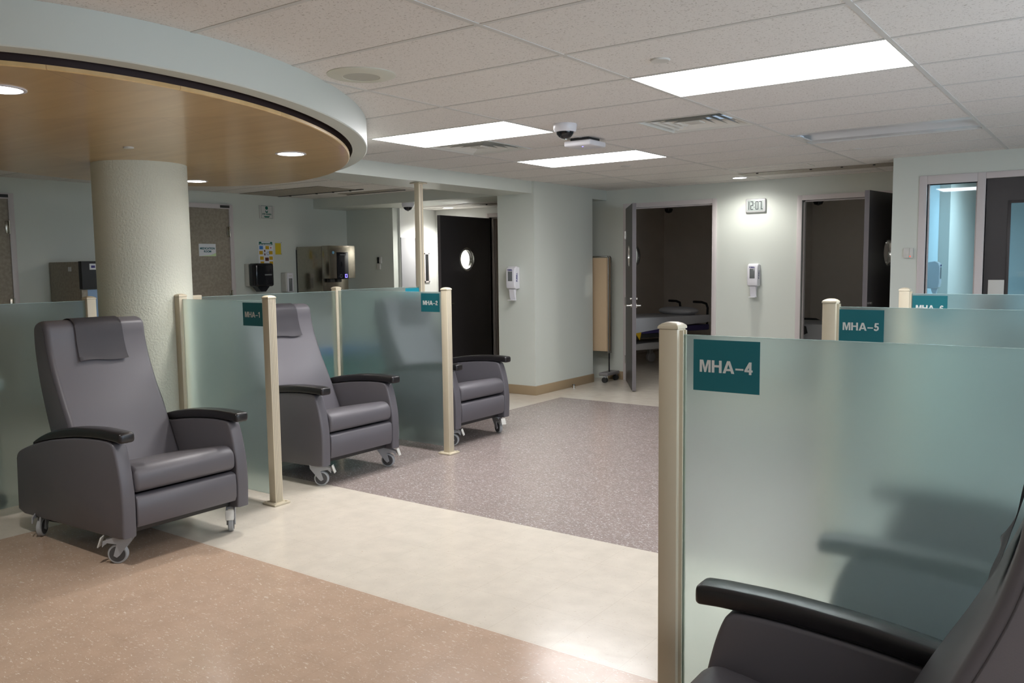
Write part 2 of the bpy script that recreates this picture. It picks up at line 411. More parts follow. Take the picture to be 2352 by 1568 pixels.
# T-bar grid
t = MB()
for k in range(-7, 4):
    x = 1.22*k
    if x < -8.2 or x > 3.3: continue
    y0 = -3.5
    t.box((x-.012, y0, CEIL-.0025), (x+.012, 8.14 if -4.54 < x < -.9 else (6.4 if x < -4 else 6.94), CEIL+.001), TBAR)
for k in range(-5, 14):
    y = .61*k
    t.box((-8.2 if y < 6.4 else -4.55, y-.011, CEIL-.0022), (3.3 if y < 6.95 else -.9, y+.011, CEIL+.0011), TBAR)
struct(t.build('trim_1', smooth=0), 'painted T-bar grid of the tiled ceiling')

def troffer(r, lit, label, grp=None):
    x0, x1, y0, y1 = r; cx, cy = (x0+x1)/2, (y0+y1)/2
    o = thing('ceiling_light', label, 'ceiling light', (cx, cy, CEIL), 0, grp)
    hx, hy = .598, .293
    a = MB()
    for lo, hi in (((-.608, -.303, -.003), (-hx, .303, .02)), ((hx, -.303, -.003), (.608, .303, .02)), ((-hx, -.303, -.003), (hx, -hy, .02)), ((-hx, hy, -.003), (hx, .303, .02))):
        a.box(lo, hi, WHITE2)
    a.build('frame', o, smooth=0)
    if lit:
        MB().box((-hx, -hy, -.001), (hx, hy, .008), LENS).build('diffuser', o, smooth=0)
    else:
        b = MB()
        b.box((-hx, -hy, .006), (hx, -.16, .014), LENSOFF); b.box((-hx, .16, .006), (hx, hy, .014), LENSOFF)
        b.prism([(-.16, .006), (-.10, .035), (.10, .035), (.16, .006), (.16, .05), (-.16, .05)], -hx, hx, LENSOFF, axis='x')
        b.build('diffuser', o)
        e = MB(); e.box((-hx, -.15, -.004), (-hx+.05, .15, .005), WHITE2); e.build('end_plate', o)
    return o
troffer(light_rects[0], 1, 'lit ceiling troffer nearest the camera, upper right of the photo')
troffer(light_rects[1], 1, 'lit ceiling troffer beside the curved painted bulkhead')
troffer(light_rects[2], 1, 'farthest lit ceiling troffer, below the white wireless box')
troffer(light_rects[3], 0, 'unlit white troffer on the right near the far recess')
for r in light_rects[4:]: troffer(r, 1, 'lit ceiling troffer behind or beside the camera, outside the photo', 'troffers outside the photo')

def vent(r, label):
    x0, x1, y0, y1 = r; o = thing('ceiling_vent', label, 'air vent', ((x0+x1)/2, (y0+y1)/2, CEIL))
    a = MB()
    def rr(a0, a1, z0, z1, m):   # sloping square ring
        p = [[(-a0, -a0, z0), (a0, -a0, z0), (a0, a0, z0), (-a0, a0, z0)], [(-a1, -a1, z1), (a1, -a1, z1), (a1, a1, z1), (-a1, a1, z1)]]
        a.ring(p, m, False, False)
    rr(.303, .285, -.002, -.002, VENTM); rr(.285, .25, -.002, .05, VENTM)
    a.build('frame', o, smooth=0)
    a = MB(); a.box((-.3, -.3, .09), (.3, .3, .095), VENTD); a.build('duct', o, smooth=0)
    for s_ in (.225, .165, .105):
        a = MB(); rr(s_, s_-.055, .002, .04, VENTM); a.build('vane', o, smooth=0)
    a = MB(); a.ring([[(-.05, -.05, .003), (.05, -.05, .003), (.05, .05, .003), (-.05, .05, .003)]]*1 + [[(-.05, -.05, .012), (.05, -.05, .012), (.05, .05, .012), (-.05, .05, .012)]], VENTM)
    a.build('vane', o, smooth=0)
vent(vents[0], 'square louvred air vent to the right of the domed camera')
vent(vents[1], 'square louvred air vent touching the troffer by the curved bulkhead')

def disk(x, y, label, z=CEIL, r=.045, mm=None):
    a = MB(); a.lathe([(r, 0), (r, -.004), (r*.93, -.008), (.001, -.009)], mm or WHITE2, 28); o = a.build('sprinkler_cover', loc=(x, y, z)); tag(o, label, 'sprinkler cover')
disk(-.917, 2.18, 'round sprinkler cover plate before the nearest lit troffer')
disk(-3.058, 5.854, 'round sprinkler cover plate just beyond the farthest lit troffer')
disk(-1.008, 6.05, 'round sprinkler cover plate beside the unlit troffer')

o = thing('ceiling_speaker', 'round yellowed ceiling speaker near the curved bulkhead', 'speaker', (-2.19, 1.542, CEIL))
MB().lathe([(.165, 0), (.165, -.004), (.15, -.010), (.09, -.014), (.088, -.010)], SPKM, 48).build('rim', o)
MB().lathe([(.09, -.006), (.089, -.012), (.001, -.013)], SPKD, 40).build('grille', o)

def dome_camera(loc, label):
    o = thing('dome_camera', label, 'security camera', loc)
    MB().lathe([(.078, 0), (.080, -.01), (.074, -.045), (.068, -.052)], WHITE, 36).build('housing', o)
    a = MB(); a.lathe([(.058, -.052), (.056, -.066), (.040, -.085), (.018, -.096), (.001, -.098)], BLACKG, 32); a.build('dome', o)
    MB().lathe([(.012, -.094), (.010, -.102), (.001, -.104)], CHROME, 14).build('lens', o)
    return o
dome_camera((-2.21, 3.42, CEIL), 'white domed security camera between two lit troffers')
dome_camera((-6.56, 6.60, SOF), 'white domed security camera behind the tall cream post')

o = thing('wireless_access_point', 'white square wireless box with a blue dot below ceiling', 'wireless router', (-2.45, 4.08, CEIL), .0)
MB().box((-.08, -.08, -.022), (.08, .08, 0), BLACKM, .004).build('bracket', o)
MB().box((-.115, -.115, -.062), (.115, .115, -.022), WHITE, .012, 3).build('case', o)
MB().cyl((.01, -.05, -.0645), .005, .003, BLUEL).build('indicator_light', o)

def downlight(loc, label, r=.07, tilt=None, name='recessed_downlight', power=None, spot=120):
    o = thing(name, label, 'downlight', loc)
    MB().lathe([(r+.014, 0), (r+.014, -.004), (r, -.005), (r-.004, .002)], WHITE, 40).build('trim_ring', o)
    MB().lathe([(r-.003, -.001), (.001, -.0012)], LAMP, 32).build('lamp', o)
    if power:
        l = bpy.data.lights.new('lamp_light', 'SPOT'); l.energy = power; l.spot_size = math.radians(spot); l.spot_blend = .7; l.shadow_soft_size = .06
        l.color = (1, .98, .94)
        q = bpy.data.objects.new('lamp_light', l); COL.objects.link(q); q.parent = o; q.location = (0, 0, -.02)
    return o
downlight((-2.64, 7.72, CEIL), 'lit round downlight above the clock', .075, power=15, spot=160)
downlight((-6.75, 7.62, SOF), 'lit round downlight above the corridor behind the tall post', .07, power=42, spot=150)

# access hatch and tile strips with dark joints near the far recess
a = MB()
for lo, hi in (((-2.42, 6.83, CEIL-.004), (-1.66, 6.85, CEIL)), ((-2.42, 7.05, CEIL-.004), (-1.66, 7.07, CEIL)), ((-2.44, 6.83, CEIL-.004), (-2.42, 7.07, CEIL)), ((-1.66, 6.83, CEIL-.004), (-1.64, 7.07, CEIL))):
    a.box(lo, hi, VENTM)
a.box((-2.42, 6.85, CEIL-.002), (-1.66, 7.05, CEIL), TILE)
tag(a.build('ceiling_hatch', smooth=0), 'narrow framed ceiling hatch before the far doorways', 'ceiling hatch')
a = MB(); a.box((-2.5, 7.30, CEIL-.006), (-.92, 7.60, CEIL-.002), STONE)
for x in (-2.3, -1.75, -1.45, -1.15): a.cyl((x, 7.32, CEIL-.014), .012, .009, BLACKM)
tag(a.build('ceiling_access_panel', smooth=0), 'long taupe ceiling access panel with black screws over the right doorway', 'ceiling panel')
a = MB(); a.box((-8.15, 5.25, CEIL-.006), (-6.7, 5.85, CEIL-.002), STONE); a.box((-8.15, 5.84, CEIL-.010), (-6.6, 5.87, CEIL-.002), BLACKM)
for x in (-7.9, -7.4, -7.1, -6.8): a.cyl((x, 5.84, CEIL-.018), .015, .012, BLACKM)
tag(a.build('ceiling_access_panel', smooth=0), 'long taupe ceiling access panel above the eye wash sign', 'ceiling panel')
a = MB(); a.box((-7.3, 6.10, CEIL-.006), (-6.3, 6.26, CEIL-.002), STONE); a.box((-7.3, 6.25, CEIL-.010), (-6.3, 6.28, CEIL-.002), BLACKM)
tag(a.build('ceiling_access_panel', smooth=0), 'short dark-edged ceiling panel above the ice dispenser', 'ceiling panel')

# ------------------------------------------------------------------ oval bulkhead with wood soffit, column
EC, EA, EB, ETH = Vector((-4.132, 1.453, 0)), 1.358, 2.342, .75
def ell(off, z, n=128):
    c, s_ = math.cos(ETH), math.sin(ETH); out = []
    for i in range(n):
        a_ = 2*PI*i/n; x, y = (EA+off)*math.cos(a_), (EB+off)*math.sin(a_)
        out.append((EC.x + x*c - y*s_, EC.y + x*s_ + y*c, z))
    return out
t = MB(); t.ring([ell(.09, CEIL+.01), ell(.09, 2.256), ell(.085, 2.251), ell(-.005, 2.251), ell(-.007, 2.30)], RIMP, False, False)
struct(t.build('trim_2'), 'pale green oval ceiling bulkhead')
t = MB(); t.ring([ell(.005, 2.295), ell(-.05, 2.295), ell(-.05, 2.220)], REVEAL, False, False)
struct(t.build('trim_3'), 'dark recess between bulkhead and wood panel')
t = MB(); t.ring([ell(-.045, 2.228), ell(-.025, 2.226), ell(-.025, 2.212), ell(-.029, 2.208)], WOOD, True, True)
struct(t.build('trim_4'), 'oval maple veneer ceiling panel')
CC = (-4.73, 1.89)
t = MB(); t.cyl((CC[0], CC[1], 0), .308, 2.215, PLASTER, n=72)
struct(t.build('trim_5'), 'round stippled plaster column')
downlight((-3.475, 2.169, 2.208), 'lit downlight at the right end of the wood ceiling panel', .082, power=26)
downlight((-2.80, .16, 2.208), 'lit downlight in the wood ceiling panel at the left photo edge', .082, power=26)
downlight((-5.40, 2.78, 2.208), 'lit downlight in the wood panel just right of the column', .082, power=16)
disk(-3.95, 1.36, 'small white cover plate on the wood ceiling panel', 2.208, .03)

# ------------------------------------------------------------------ walls
def wall(name, boxes, m=WALL):
    a = MB()
    for lo, hi in boxes: a.box(lo, hi, m)
    return struct(a.build(name, smooth=0))
def openwall_y(name, y0, y1, x0, x1, top, holes, m=WALL):
    # wall square to Y with rectangular openings (xa, xb, za, zb)
    a = MB(); xs = sorted({x0, x1, *[h[0] for h in holes], *[h[1] for h in holes]}); zs = sorted({0, top, *[h[2] for h in holes], *[h[3] for h in holes]})
    for p, q in zip(xs[:-1], xs[1:]):
        for r, s_ in zip(zs[:-1], zs[1:]):
            if any(h[0] < (p+q)/2 < h[1] and h[2] < (r+s_)/2 < h[3] for h in holes): continue
            a.box((p, y0, r), (q, y1, s_), m)
    bmesh.ops.remove_doubles(a.bm, verts=a.bm.verts, dist=1e-5)
    return struct(a.build(name, smooth=0))
YF = 8.15
openwall_y('wall_far', YF, YF+.12, -5.70, -.90, CEIL, [(-4.26, -3.13, 0, 2.18), (-2.08, -1.0, 0, 2.16)])
wall('wall_recess', [((-.90, 7.07, 0), (-.80, YF, CEIL))])
openwall_y('wall_right', 6.95, 7.07, -.90, 3.3, CEIL, [(-.612, -.214, .90, 2.158), (-.150, .98, 0, 2.18)])
wall('wall_pillar', [((-5.05, 6.47, 0), (-4.54, 7.76, CEIL))])
wall('wall_header', [((-5.05, 7.76, 2.29), (-4.56, YF, CEIL))])
wall('wall_beam', [((-5.05, -3.4, SOF), (-4.57, 6.47, CEIL+.01))])
XL = -8.2
wall('wall_left', [((XL-.12, -3.5, 0), (XL, 7.086, CEIL+.01))])
wall('wall_back', [((XL-.12, 7.086, 0), (-7.298, 7.20, CEIL))])
wall('wall_corridor', [((-7.40, 7.20, 0), (-7.27, 8.07, CEIL))], WHITEWALL)
openwall_y('wall_corridor_end', 7.95, 8.07, -7.27, -5.05, CEIL, [(-6.29, -5.2, 0, 2.14)], WHITEWALL)
# lowered ceiling over the corridor and the end of the nook
wall('wall_soffit', [((XL, 6.48, SOF), (-5.05, 7.15, CEIL+.01))])
struct(slab_with_holes(-7.4, -5.05, 7.15, 7.95, SOF, [], TILE, 'ceiling_corridor'))
a = MB()
for y in (7.32, 7.62): a.box((-7.27, y-.01, SOF-.003), (-5.05, y+.01, SOF), TBAR)
for x in (-6.1, -5.6): a.box((x-.01, 7.15, SOF-.003), (x+.01, 7.95, SOF), TBAR)
struct(a.build('trim_6', smooth=0), 'T-bars of the corridor ceiling')
a = MB(); a.box((-6.0, 7.36, SOF-.008), (-5.06, 7.58, SOF-.004), STONE)
for x in (-5.9, -5.4): a.cyl((x, 7.38, SOF-.018), .012, .011, BLACKM)
tag(a.build('ceiling_access_panel', smooth=0), 'taupe ceiling access panel over the black open door', 'ceiling panel')
# closing walls outside the picture
wall('wall_window_side', [((3.2, -3.5, 0), (3.3, 6.95, .8)), ((3.2, -3.5, 2.2), (3.3, 6.95, CEIL)), ((3.2, -3.5, .8), (3.3, -.3, 2.2)), ((3.2, 4.1, .8), (3.3, 6.95, 2.2))])
wall('wall_behind', [((-8.3, -3.6, 0), (3.3, -3.5, CEIL))])

# baseboards
def bb(name, lo, hi): a = MB(); a.box(lo, hi, BASEB, .004); return struct(a.build(name))
bb('baseboard_pillar', (-5.06, 6.458, 0), (-4.528, 7.77, .105))
bb('baseboard_far', (-4.54, YF-.010, 0), (-4.315, YF, .105))
bb('baseboard_middle', (-3.12, YF-.010, 0), (-2.16, YF, .105))
bb('baseboard_right', (-.91, 6.938, 0), (-.70, 6.95, .105))
bb('baseboard_left', (XL, -3.4, 0), (XL+.010, 2.0, .105))
bb('baseboard_nook', (XL, 2.60, 0), (XL+.010, 4.5, .105))

# rooms behind the doorways
def room(name, x0, x1, y0, y1, m, h=CEIL):
    a = MB(); a.box((x0-.1, y0, 0), (x0, y1, h), m); a.box((x1, y0, 0), (x1+.1, y1, h), m); a.box((x0-.1, y1, 0), (x1+.1, y1+.1, h), m)
    struct(a.build('wall_'+name, smooth=0)); b = MB(); b.box((x0-.1, y0, h), (x1+.1, y1+.1, h+.05), TILE); struct(b.build('ceiling_'+name, smooth=0))
room('exam_room', -5.6, -2.75, YF+.12, 12.0, DIMWALL)
room('second_exam_room', -2.6, -.72, YF+.12, 10.3, DIMWALL)
room('dark_room', -6.6, -5.85, 8.07, 10.4, DIMWALL, 2.26)
room('office', -.72, 3.2, 7.07, 10.3, BLUEWALL)

# ------------------------------------------------------------------ doors
def frame_y(name, xa, xb, ztop, y, w=.055, proud=.012, depth=.15, label=None):
    a = MB()
    a.box((xa-w, y-proud, 0), (xa, y+depth, ztop+w), FRAME, .003); a.box((xb, y-proud, 0), (xb+w, y+depth, ztop+w), FRAME, .003)
    a.box((xa, y-proud, ztop), (xb, y+depth, ztop+w), FRAME)
    a.box((xa, y+.05, 0), (xa+.014, y+.09, ztop), FRAME); a.box((xb-.014, y+.05, 0), (xb, y+.09, ztop), FRAME); a.box((xa, y+.05, ztop-.014), (xb, y+.09, ztop), FRAME)
    return struct(a.build(name), label)
def hinge(o, x, y, z):
    a = MB(); a.cyl((x, y, z-.055), .009, .11, CHROME, n=12); a.box((x-.004, y-.035, z-.05), (x+.004, y, z+.05), CHROME); return a.build('hinge', o)
def leaf(name, hinge_xy, ang, width, label, dome_side, z0=.012, z1=2.125, mat=DARKDOOR, handle=True, dome_r=.145, dome_at=None, sign=False, near=BLACKM):
    # local x runs from the hinge to the free edge, y across the thickness
    o = bpy.data.objects.new(name, None); COL.objects.link(o); o.location = (hinge_xy[0], hinge_xy[1], 0); o.rotation_euler[2] = ang; struct(o, label)
    cx, cz = dome_at or (width*.46, 1.565); n = 40; th = .022
    a = MB()
    # slab with a round hole: two skins bridged from the hole to the outline
    t_ = bmesh.new()
    def skin(y):
        outer = []; inner = []
        for i in range(n):
            an = 2*PI*i/n; dx, dz = math.cos(an), math.sin(an)
            inner.append(t_.verts.new((cx + dome_r*.92*dx, y, cz + dome_r*.92*dz)))
            k = min(((width-cx)/dx if dx > 1e-6 else (-cx/dx if dx < -1e-6 else 1e9)), ((z1-cz)/dz if dz > 1e-6 else ((z0-cz)/dz if dz < -1e-6 else 1e9)))
            outer.append(t_.verts.new((cx + k*dx, y, cz + k*dz)))
        return inner, outer
    i0, o0 = skin(-th); i1, o1 = skin(th)
    for i in range(n):
        j = (i+1) % n
        t_.faces.new((i0[i], i0[j], o0[j], o0[i])); t_.faces.new((i1[i], o1[i], o1[j], i1[j])); t_.faces.new((i0[i], i1[i], i1[j], i0[j]))
    bmesh.ops.recalc_face_normals(t_, faces=t_.faces)
    a.add(t_, mat)
    # lipped edges close the slab and make its corners square
    a.box((-.001, -th-.0005, z0), (.004, th+.0005, z1), DOOREDGE); a.box((width-.004, -th-.0005, z0), (width+.001, th+.0005, z1), DOOREDGE)
    a.box((0, -th-.0004, z1-.02), (width, th+.0004, z1), mat); a.box((0, -th-.0004, z0), (width, th+.0004, z0+.02), mat)
    for X_, Z_ in ((0, z0), (0, z1-.3), (width-.3, z0), (width-.3, z1-.3)):
        a.box((X_, -th-.0002, Z_), (X_+.3, th+.0002, Z_+.3), mat)
    a.build('leaf', o, smooth=0)
    s_ = dome_side
    b = MB(); b.lathe([(dome_r+.012, s_*(th+.001)), (dome_r+.010, s_*(th+.008)), (dome_r-.004, s_*(th+.012)), (dome_r-.006, s_*th)], CHROME, 40, (cx, 0, cz), 'y', caps=False); b.lathe([(dome_r-.01, -th), (dome_r-.012, th), (dome_r-.02, th), (dome_r-.018, -th)], CHROME, 40, (cx, 0, cz), 'y', caps=False)
    b.build('porthole_ring', o)
    b = MB(); pr = [(dome_r*math.cos(k*PI/16)*.97, s_*(th+.01+.085*math.sin(k*PI/16))) for k in range(0, 8)] + [(.001, s_*(th+.095))]
    b.ring([[(cx + r_*math.cos(2*PI*i/36), h_, cz + r_*math.sin(2*PI*i/36)) for i in range(36)] for r_, h_ in pr], ACRYL, False, True)
    b.build('viewing_dome', o)
    if handle:
        h = MB()
        for q in (-1, 1):
            h.cyl((width-.07, q*th if q > 0 else q*th-.012, 1.0), .028, .012, CHROME, 'y'); h.tube([(width-.07, q*(th+.01), 1.0), (width-.07, q*(th+.055), 1.0), (width-.09, q*(th+.06), 1.0), (width-.18, q*(th+.06), .998)], .010, CHROME)
        h.cyl((width-.07, -th-.02, 1.08), .016, 2*th+.04, CHROME, 'y')
        h.build('lever_handle', o)
    return o
frame_y('trim_7', -4.26, -3.13, 2.18, YF, label='pale frame of the doorway with the bed')
frame_y('trim_8', -2.08, -1.0, 2.16, YF, label='pale frame of the doorway right of the clock')
frame_y('trim_9', -6.29, -5.2, 2.14, 7.95, label='pale frame of the doorway with the black door')
d1 = leaf('door_1', (-4.245, 8.125), math.atan2(7.29-8.125, -3.715+4.245), 1.0, 'grey-edged door seen edge-on, open beside the bed doorway', 1, dome_at=(.50, 1.575), z1=2.17)
for z_ in (1.84, 1.01, .27): hinge(d1, -.012, 0, z_)
d2 = leaf('door_2', (-1.015, 8.12), math.atan2(6.98-8.12, -1.17+1.015), 1.03, 'black door swung open beside the right wall corner', -1, dome_at=(.50, 1.565), z1=2.15)
b = MB(); b.box((.44, -.0235, 1.16), (.60, -.0225, 1.36), TEAL); b.build('room_sign', d2, smooth=0)
b = MB(); b.box((.475, -.0242, 1.247), (.512, -.0236, 1.273), LETTER); b.box((.518, -.0242, 1.259), (.530, -.0236, 1.263), LETTER); b.box((.536, -.0242, 1.247), (.546, -.0236, 1.273), LETTER); b.build('sign_lettering', d2, smooth=0)
d3 = leaf('door_4', (-6.27, 7.90), math.atan2(6.79-7.90, -6.235+6.27), 1.09, 'black door with a round viewing dome behind the tall cream post', 1, dome_at=(.545, 1.565))

# closed doors on the left wall
def flush_door(name, y0, y1, ztop, label, sign=None):
    o = bpy.data.objects.new(name, None); COL.objects.link(o); o.location = (XL, (y0+y1)/2, 0); struct(o, label)
    h = (y1-y0)/2
    MB().box((.0, -h, .01), (.02, h, ztop), STONE, .002).build('leaf', o)
    a = MB(); a.box((0, -h-.055, 0), (.035, -h, ztop+.055), FRAME, .003); a.box((0, h, 0), (.035, h+.055, ztop+.055), FRAME, .003); a.box((0, -h, ztop), (.035, h, ztop+.055), FRAME); a.build('frame', o)
    for z_ in (ztop-.28, 1.15, .3):
        b = MB(); b.box((.018, h-.035, z_-.06), (.030, h+.012, z_+.06), STEEL, .002); b.cyl((.034, h-.002, z_-.065), .008, .13, STEEL, n=12); b.build('hinge', o)
    b = MB(); b.box((.036, h-.13, ztop+.012), (.046, h+.0, ztop+.042), BLACKM, .002); b.build('name_plate', o)
    return o
flush_door('door_3', 1.60, 2.53, 2.20, 'taupe closed door at the left photo edge')
dm = flush_door('door_5', 4.18, 5.10, 2.215, 'taupe closed medication room door right of the column')
yc = (4.18+5.10)/2 + .045
b = MB(); b.box((.021, 4.705-yc, 1.636), (.0225, 4.94-yc, 1.785), PAPER)
b.prism([(4.705-yc, 1.636), (4.94-yc, 1.636), (4.94-yc, 1.675), (4.86-yc, 1.648)], .0225, .0232, LIMEP, 'x')
pl = b.build('paper_notice', dm, smooth=0)
text_mesh('notice_lettering', 'MEDICATION', .034, TEAL, pl, (.0236, 4.822-yc, 1.728), FX, .0003, .0012)
text_mesh('notice_lettering', 'ROOM', .034, TEAL, pl, (.0236, 4.822-yc, 1.692), FX, .0003, .0012)

# window and door of the office on the right
o = bpy.data.objects.new('window_1', None); COL.objects.link(o); o.location = (0, 6.95, 0); struct(o, 'clear window of the blue-lit office')
a = MB(); 
for lo, hi in (((-.676, -.012, .84), (-.612, .13, 2.235)), ((-.214, -.012, 0), (-.150, .13, 2.235)), ((-.612, -.012, 2.158), (-.214, .13, 2.235)), ((-.612, -.012, .84), (-.214, .13, .90)), ((-.612, .04, .90), (-.597, .07, 2.158)), ((-.229, .04, .90), (-.214, .07, 2.158)), ((-.150, -.012, 2.18), (.98, .13, 2.235)), ((.98, -.012, 0), (1.06, .13, 2.235))):
    a.box(lo, hi, FRAME, .003)
a.build('frame', o)
MB().box((-.612, .052, .90), (-.214, .058, 2.158), GLASS).build('pane', o, smooth=0)
o = bpy.data.objects.new('door_6', None); COL.objects.link(o); o.location = (0, 6.95, 0); struct(o, 'charcoal glazed door of the office at the right photo edge')
a = MB(); x0, x1 = -.146, .975; gx0, gx1, gz0, gz1 = .040, .79, .95, 1.965
for lo, hi in (((x0, .02, .01), (gx0, .065, 2.178)), ((gx1, .02, .01), (x1, .065, 2.178)), ((gx0, .02, gz1), (gx1, .065, 2.178)), ((gx0, .02, .01), (gx1, .065, gz0))): a.box(lo, hi, DARKDOOR)
a.build('leaf', o, smooth=0)
a = MB()
for lo, hi in (((gx0-.02, .012, gz0-.02), (gx0+.004, .02, gz1+.02)), ((gx1-.004, .012, gz0-.02), (gx1+.02, .02, gz1+.02)), ((gx0, .012, gz1-.004), (gx1, .02, gz1+.02)), ((gx0, .012, gz0-.02), (gx1, .02, gz0+.004))): a.box(lo, hi, DARKDOOR, .002)
a.build('glazing_bead', o)
MB().box((gx0, .038, gz0), (gx1, .044, gz1), GLASS).build('pane', o, smooth=0)
MB().box((-.108, .010, 1.155), (.014, .0195, 1.308), WHITE2, .002).build('push_plate', o)
# things inside the office
a = MB(); a.box((-.6, 7.75, CEIL-.05), (1.2, 7.83, CEIL-.03), WHITE); a.box((-.6, 7.765, CEIL-.062), (1.2, 7.815, CEIL-.05), BARL)
tag(a.build('batten_light', smooth=0), 'long lit tube light on the office ceiling behind the window', 'ceiling light')
a = MB(); a.box((.02, 9.4, 0), (.10, 10.28, 2.12), FRAME, .004); a.box((.0, 9.35, 2.12), (.95, 10.28, 2.2), FRAME, .004); tag(a.build('office_cupboard'), 'pale cupboard inside the blue-lit office', 'cupboard')
area('office_light', (.6, 8.3, CEIL-.08), (0, 0, 0), 1.6, .6, 20, (.74, .90, 1.0))

# access control box
o = thing('card_reader', 'small white wall box with a red light beside the office window', 'card reader', (-.750, 6.95, 1.551))
MB().box((-.040, -.022, -.046), (.040, 0, .046), WHITE2, .004).build('case', o)
MB().box((.012, -.024, -.034), (.022, -.021, -.026), REDL).build('indicator_light', o, smooth=0)
MB().box((.008, -.0232, -.046), (.010, -.0215, .046), GROOVE).build('seam', o, smooth=0)

# ------------------------------------------------------------------ dispensers
def sanitizer(loc, rz, label, logo=True):
    # local -Y faces the room
    o = thing('sanitizer_dispenser', label, 'sanitizer dispenser', loc, rz, 'white hand sanitizer dispensers')
    a = MB(); prof = [(0, -.11), (0, .135), (-.06, .145), (-.095, .125), (-.105, .09), (-.105, -.06), (-.098, -.10), (-.07, -.115)]
    a.prism([(-y_*-1, z_) for y_, z_ in prof], -.062, .062, WHITE, 'x', .012, 3); a.build('case', o)
    b = MB(); b.box((-.030, -.1075, -.022), (.030, -.104, .088), GREYWIN, .008, 3); b.build('refill_window', o)
    b = MB(); b.prism([(-.03, -.115), (-.085, -.115), (-.075, -.15), (-.070, -.20), (-.052, -.235), (-.04, -.236), (-.045, -.16)], -.035, .035, WHITE, 'x'); b.build('support_arm', o)
    b = MB(); b.box((-.04, -.115, -.242), (.04, -.04, -.234), WHITE, .004); b.build('drip_tray', o)
    if logo:
        text_mesh('front_logo', 'PURELL', .020, NAVY, o, (0, -.1075, .103), FY, .0003, .0012)
        t_ = text_mesh('side_logo', 'PURELL', .030, NAVY, o, (.0628, -.060, .02), (PI/2, 0, PI/2), .0003, .0018)
        t_.rotation_euler = Matrix(((0, 0, 1), (0, -1, 0), (1, 0, 0))).transposed().to_euler()
        R_ = Matrix.Rotation(PI/2, 3, 'Z') @ Matrix.Rotation(PI/2, 3, 'X') @ Matrix.Rotation(PI/2, 3, 'Z'); t_.rotation_euler = R_.to_euler()
    return o
sanitizer((-4.805, 6.47, 1.325), 0, 'white hand sanitizer dispenser on the pillar left face')
sanitizer((-2.602, YF, 1.322), 0, 'white hand sanitizer dispenser on the wall below the clock')
sanitizer((-.66, 7.42, 1.33), PI/2, 'white hand sanitizer dispenser behind the office window glass')

# clock
o = thing('wall_clock', 'silver digital wall clock showing 12:07 between two doorways', 'clock', (-2.603, YF, 2.129))
MB().box((-.118, -.030, -.080), (.118, 0, .080), CLOCKS, .022, 3).build('case', o)
MB().box((-.095, -.0315, -.062), (.095, -.029, .062), LCD, .002).build('screen', o)
def seg7(ch, x, z, w, h, t_, mb):
    on = {'0': 'abcdef', '1': 'bc', '2': 'abged', '7': 'abc'}[ch]
    R = {'a': (0, h, w, h), 'g': (0, h/2, w, h/2), 'd': (0, 0, w, 0), 'f': (0, h/2, 0, h), 'b': (w, h/2, w, h), 'e': (0, 0, 0, h/2), 'c': (w, 0, w, h/2)}
    for s_ in on:
        x0, z0, x1, z1 = R[s_]
        mb.box((x+min(x0, x1)-t_/2, -.0328, z+min(z0, z1)-t_/2), (x+max(x0, x1)+t_/2, -.0318, z+max(z0, z1)+t_/2), LCDD)
mb = MB()
for ch, x in (('1', -.098), ('2', -.052), ('0', .008), ('7', .046)): seg7(ch, x, -.043, .024, .086, .008, mb)
for z_ in (-.02, .02): mb.box((-.016, -.0328, z_-.004), (-.008, -.0318, z_+.004), LCDD)
mb.box((.072, -.0328, -.045), (.088, -.0318, -.038), LCDD)
mb.build('digits', o, smooth=0)

# left wall items (facing +X)
o = thing('eye_wash_sign', 'white projecting eye wash sign high on the left wall', 'sign', (XL, 5.69, 2.204))
MB().box((.0, -.115, -.085), (.012, .105, .085), WHITE2, .004).build('board', o)
MB().prism([(.012, .09), (.0, .125), (.0, .075)], -.085, .085, WHITE2, 'z').build('bracket', o)
b = MB(); b.lathe([(.022, .0125), (.022, .0135)], GREEN, 18, (0, -.005, .052), 'x'); b.lathe([(.020, .0125), (.020, .0135)], GREEN, 18, (0, -.005, .010), 'x'); b.lathe([(.012, .0137), (.012, .0142)], WHITE, 14, (0, -.005, .018), 'x')
b.prism([(-.055, -.052), (.045, -.052), (.025, -.070), (-.035, -.070)], .0125, .0135, GREEN, 'x')
for lo, hi in (((.0125, -.092, .076), (.0132, .085, .079)), ((.0125, -.092, -.079), (.0132, .085, -.076)), ((.0125, -.092, -.079), (.0132, -.089, .079)), ((.0125, .082, -.079), (.0132, .085, .079))): b.box(lo, hi, GREEN)
b.build('symbols', o, smooth=0)
text_mesh('lettering', 'EYE WASH', .030, GREEN, o, (.0136, -.004, -.028), FX, .0003, .001)
o = thing('wall_poster', 'poster of yellow and blue boxes above the black towel dispenser', 'poster', (XL, 5.66, 1.672))
MB().box((.0, -.118, -.155), (.002, .112, .155), PAPER).build('sheet', o, smooth=0)
b = MB(); b.box((.002, -.110, .108), (.003, .104, .150), GREEN)
for y_, z_, m_ in ((-.075, .075, PBLUE), (.02, .075, MUSTARD), (-.08, .01, MUSTARD), (.075, .01, MUSTARD), (-.07, -.06, MUSTARD), (.075, -.06, MUSTARD), (-.065, -.125, MUSTARD), (.078, -.125, MUSTARD), (.01, -.075, MAROON)):
    b.box((.002, y_-.028, z_-.022), (.003, y_+.028, z_+.022), m_)
b.box((.002, .068, .065), (.003, .085, .082), REDP); b.lathe([(.022, .002), (.022, .003)], PBLUE, 20, (0, .03, .0), 'x'); b.lathe([(.017, .003), (.017, .0034)], PAPER, 20, (0, .03, .0), 'x')
b.box((.002, -.03, .02), (.003, -.012, .045), MAROON); b.box((.002, -.03, -.025), (.003, -.012, .0), MAROON)
